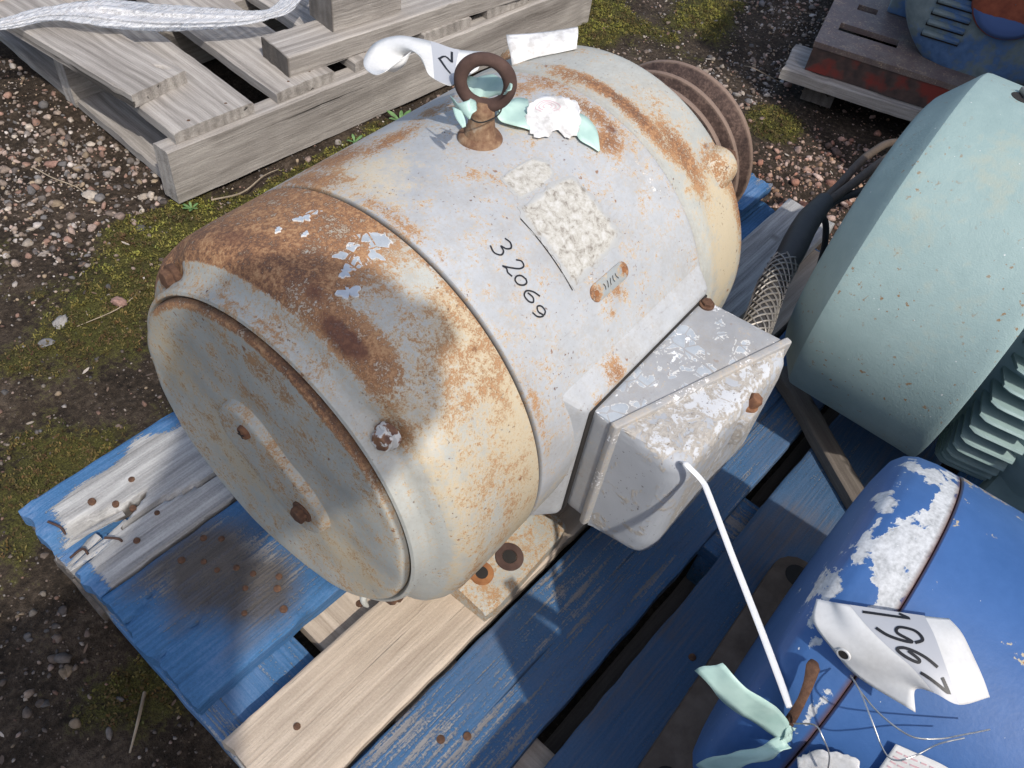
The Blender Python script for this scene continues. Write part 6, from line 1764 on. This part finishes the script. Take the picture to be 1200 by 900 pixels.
# ================================================================== ADDED CRATE OUT OF FRAME (put in to shade the far corner)
cr = root('shade_crate', 'added slatted crate out of view, shading the far corner', 'crate', (1.45, -0.95, GZ), R_(8))
for z in np.arange(0.06, 1.50, 0.125):
    for s in (-1, 1):
        obj('slat', plank('slat', 0.80, 0.115, 0.018, M['wood_grey'], 16, 4, None, None, int(z * 1000) + s), cr, (0, s * 0.30, z), (R_(90), 0, 0))
        obj('slat', plank('slat', 0.58, 0.115, 0.018, M['wood_grey'], 16, 4, None, None, int(z * 1000) + s + 7), cr, (s * 0.385, 0, z), (R_(90), 0, R_(90)))
for sx_ in (-1, 1):
    for sy_ in (-1, 1):
        obj('corner_post', bevel_box('corner_post', (sx_ * 0.345 - 0.025, sy_ * 0.245 - 0.025, 0), (sx_ * 0.345 + 0.025, sy_ * 0.245 + 0.025, 1.52), M['wood_grey'], 0.003, 1), cr)
obj('lid', plank('lid', 0.82, 0.64, 0.02, M['wood_grey'], 16, 8, None, None, 5), cr, (0, 0, 1.542))

# ================================================================== THE PERSON WHO TAKES THE PICTURE (stands behind the camera, shades the left)
M['jacket'] = plain('dark_work_jacket', (0.045, 0.055, 0.075), 0.9, 0.25, 60)
M['trousers'] = plain('grey_work_trousers', (0.07, 0.068, 0.065), 0.9, 0.25, 60)
M['skin'] = plain('skin', (0.50, 0.33, 0.25), 0.55, 0.08, 50)
M['boot'] = plain('brown_boot', (0.06, 0.04, 0.028), 0.7, 0.3, 60)
M['cap_cloth'] = plain('black_cap', (0.03, 0.03, 0.032), 0.9, 0.2, 60)
pe_ = root('person', 'person in dark jacket and cap bending forward behind the camera', 'person', (-0.95, -0.90, GZ))
J = {'pelvis': (-1.00, -0.90, 0.76, 0.135), 'belly': (-0.91, -0.86, 0.90, 0.13), 'chest': (-0.79, -0.80, 1.05, 0.14), 'neck': (-0.56, -0.71, 1.155, 0.065), 'head': (-0.425, -0.665, 1.195, 0.088), 'brow': (-0.350, -0.648, 1.20, 0.088),
     'ls': (-0.82, -0.64, 1.03, 0.06), 'le': (-0.78, -0.57, 0.80, 0.047), 'lw': (-0.66, -0.56, 0.70, 0.034), 'lh': (-0.61, -0.555, 0.68, 0.03),
     'rs': (-0.77, -0.90, 1.03, 0.06), 're': (-0.74, -0.86, 0.80, 0.047), 'rw': (-0.64, -0.74, 0.72, 0.034), 'rh': (-0.60, -0.69, 0.71, 0.03),
     'lhip': (-1.02, -0.80, 0.70, 0.095), 'lk': (-0.90, -0.76, 0.33, 0.065), 'la': (-0.98, -0.74, -0.04, 0.045), 'lt': (-0.83, -0.69, -0.09, 0.036),
     'rhip': (-0.98, -1.00, 0.70, 0.095), 'rk': (-0.86, -1.05, 0.33, 0.065), 'ra': (-0.95, -1.09, -0.04, 0.045), 'rt': (-0.80, -1.06, -0.09, 0.036)}
E_ = [('pelvis', 'belly'), ('belly', 'chest'), ('chest', 'neck'), ('neck', 'head'), ('head', 'brow'), ('chest', 'ls'), ('ls', 'le'), ('le', 'lw'), ('lw', 'lh'), ('chest', 'rs'), ('rs', 're'), ('re', 'rw'), ('rw', 'rh'),
      ('pelvis', 'lhip'), ('lhip', 'lk'), ('lk', 'la'), ('la', 'lt'), ('pelvis', 'rhip'), ('rhip', 'rk'), ('rk', 'ra'), ('ra', 'rt')]
kk_ = list(J)
pts_ = [Vector(J[k][:3]) for k in kk_]; rad_ = [J[k][3] for k in kk_]
for hnd, fwd in (('lh', Vector((0.04, -0.01, 0.004))), ('rh', Vector((0.035, 0.02, 0.004)))):
    hv = Vector(J[hnd][:3]); sd_ = Vector((-0.3, 0.6, 0.5)).normalized() if hnd == 'lh' else Vector((0.5, -0.5, 0.5)).normalized()
    for i, (o_, ln) in enumerate([(-0.022, 0.85), (-0.007, 1.0), (0.008, 0.95), (0.022, 0.75), (0.036, 0.55)]):
        b0 = len(pts_)
        pts_.append(hv + sd_ * o_ + fwd * 0.7); rad_.append(0.0095)
        pts_.append(hv + sd_ * o_ * 1.1 + fwd * (0.7 + 0.8 * ln) + Vector((0, 0, -0.008))); rad_.append(0.0085)
        pts_.append(hv + sd_ * o_ * 1.1 + fwd * (0.7 + 1.1 * ln) + Vector((0, 0, -0.030 * ln))); rad_.append(0.0075)
        kk_ += ['f'] * 3
        E_ += [(hnd, b0), (b0, b0 + 1), (b0 + 1, b0 + 2)]
ix = lambda k: k if isinstance(k, int) else kk_.index(k)
pm_ = bpy.data.meshes.new('body')
inv_p = ROOTM[pe_.name].inverted()
pm_.from_pydata([tuple(inv_p @ p) for p in pts_], [(ix(a), ix(b)) for a, b in E_], [])
body = obj('body', pm_, pe_)
sm_ = body.modifiers.new('skin', 'SKIN')
for i, v in enumerate(pm_.skin_vertices[0].data):
    v.radius = (rad_[i], rad_[i]); v.use_root = (i == 0)
sb_ = body.modifiers.new('sub', 'SUBSURF'); sb_.levels = 2; sb_.render_levels = 2
dg = bpy.context.evaluated_depsgraph_get()
ev = bpy.data.meshes.new_from_object(body.evaluated_get(dg))
body.modifiers.clear(); body.data = ev
ev.materials.clear()
for k in ('jacket', 'trousers', 'skin', 'boot'): ev.materials.append(M[k])
fm = []
for p in ev.polygons:
    c = ROOTM[pe_.name] @ p.center
    if (c - Vector(J['head'][:3])).length < 0.17 and c.x > -0.56: m_ = 2
    elif min((c - Vector(J['lh'][:3])).length, (c - Vector(J['rh'][:3])).length) < 0.085 and c.x > -0.665: m_ = 2
    elif c.z < 0.0: m_ = 3
    elif c.z < 0.72: m_ = 1
    else: m_ = 0
    fm.append(m_)
ev.polygons.foreach_set('material_index', fm)
ev.polygons.foreach_set('use_smooth', [True] * len(ev.polygons))
# cap with a peak
hc = Vector(J['head'][:3]) + Vector((0.015, 0.008, 0.03))
capm = lathe('cap', [(0.085, 0.001), (0.082, 0.035), (0.066, 0.072), (0.035, 0.095), (0.0, 0.102), (-0.012, 0.103)], M['cap_cloth'], 'z', (0, 0), 40, 0.012)
o = obj('cap', capm, pe_); o.location = inv_p @ hc; o.rotation_euler = (0, R_(28), R_(20))
pk_m, _, _ = sheet('cap_peak', [[(0.085, -0.06, 0.0), (0.098, 0.0, 0.004), (0.085, 0.06, 0.0)], [(0.135, -0.05, -0.01), (0.15, 0.0, -0.004), (0.135, 0.05, -0.01)], [(0.165, -0.03, -0.02), (0.18, 0.0, -0.015), (0.165, 0.03, -0.02)]], M['cap_cloth'], 4, 0.003)
o2 = obj('peak', pk_m, o)
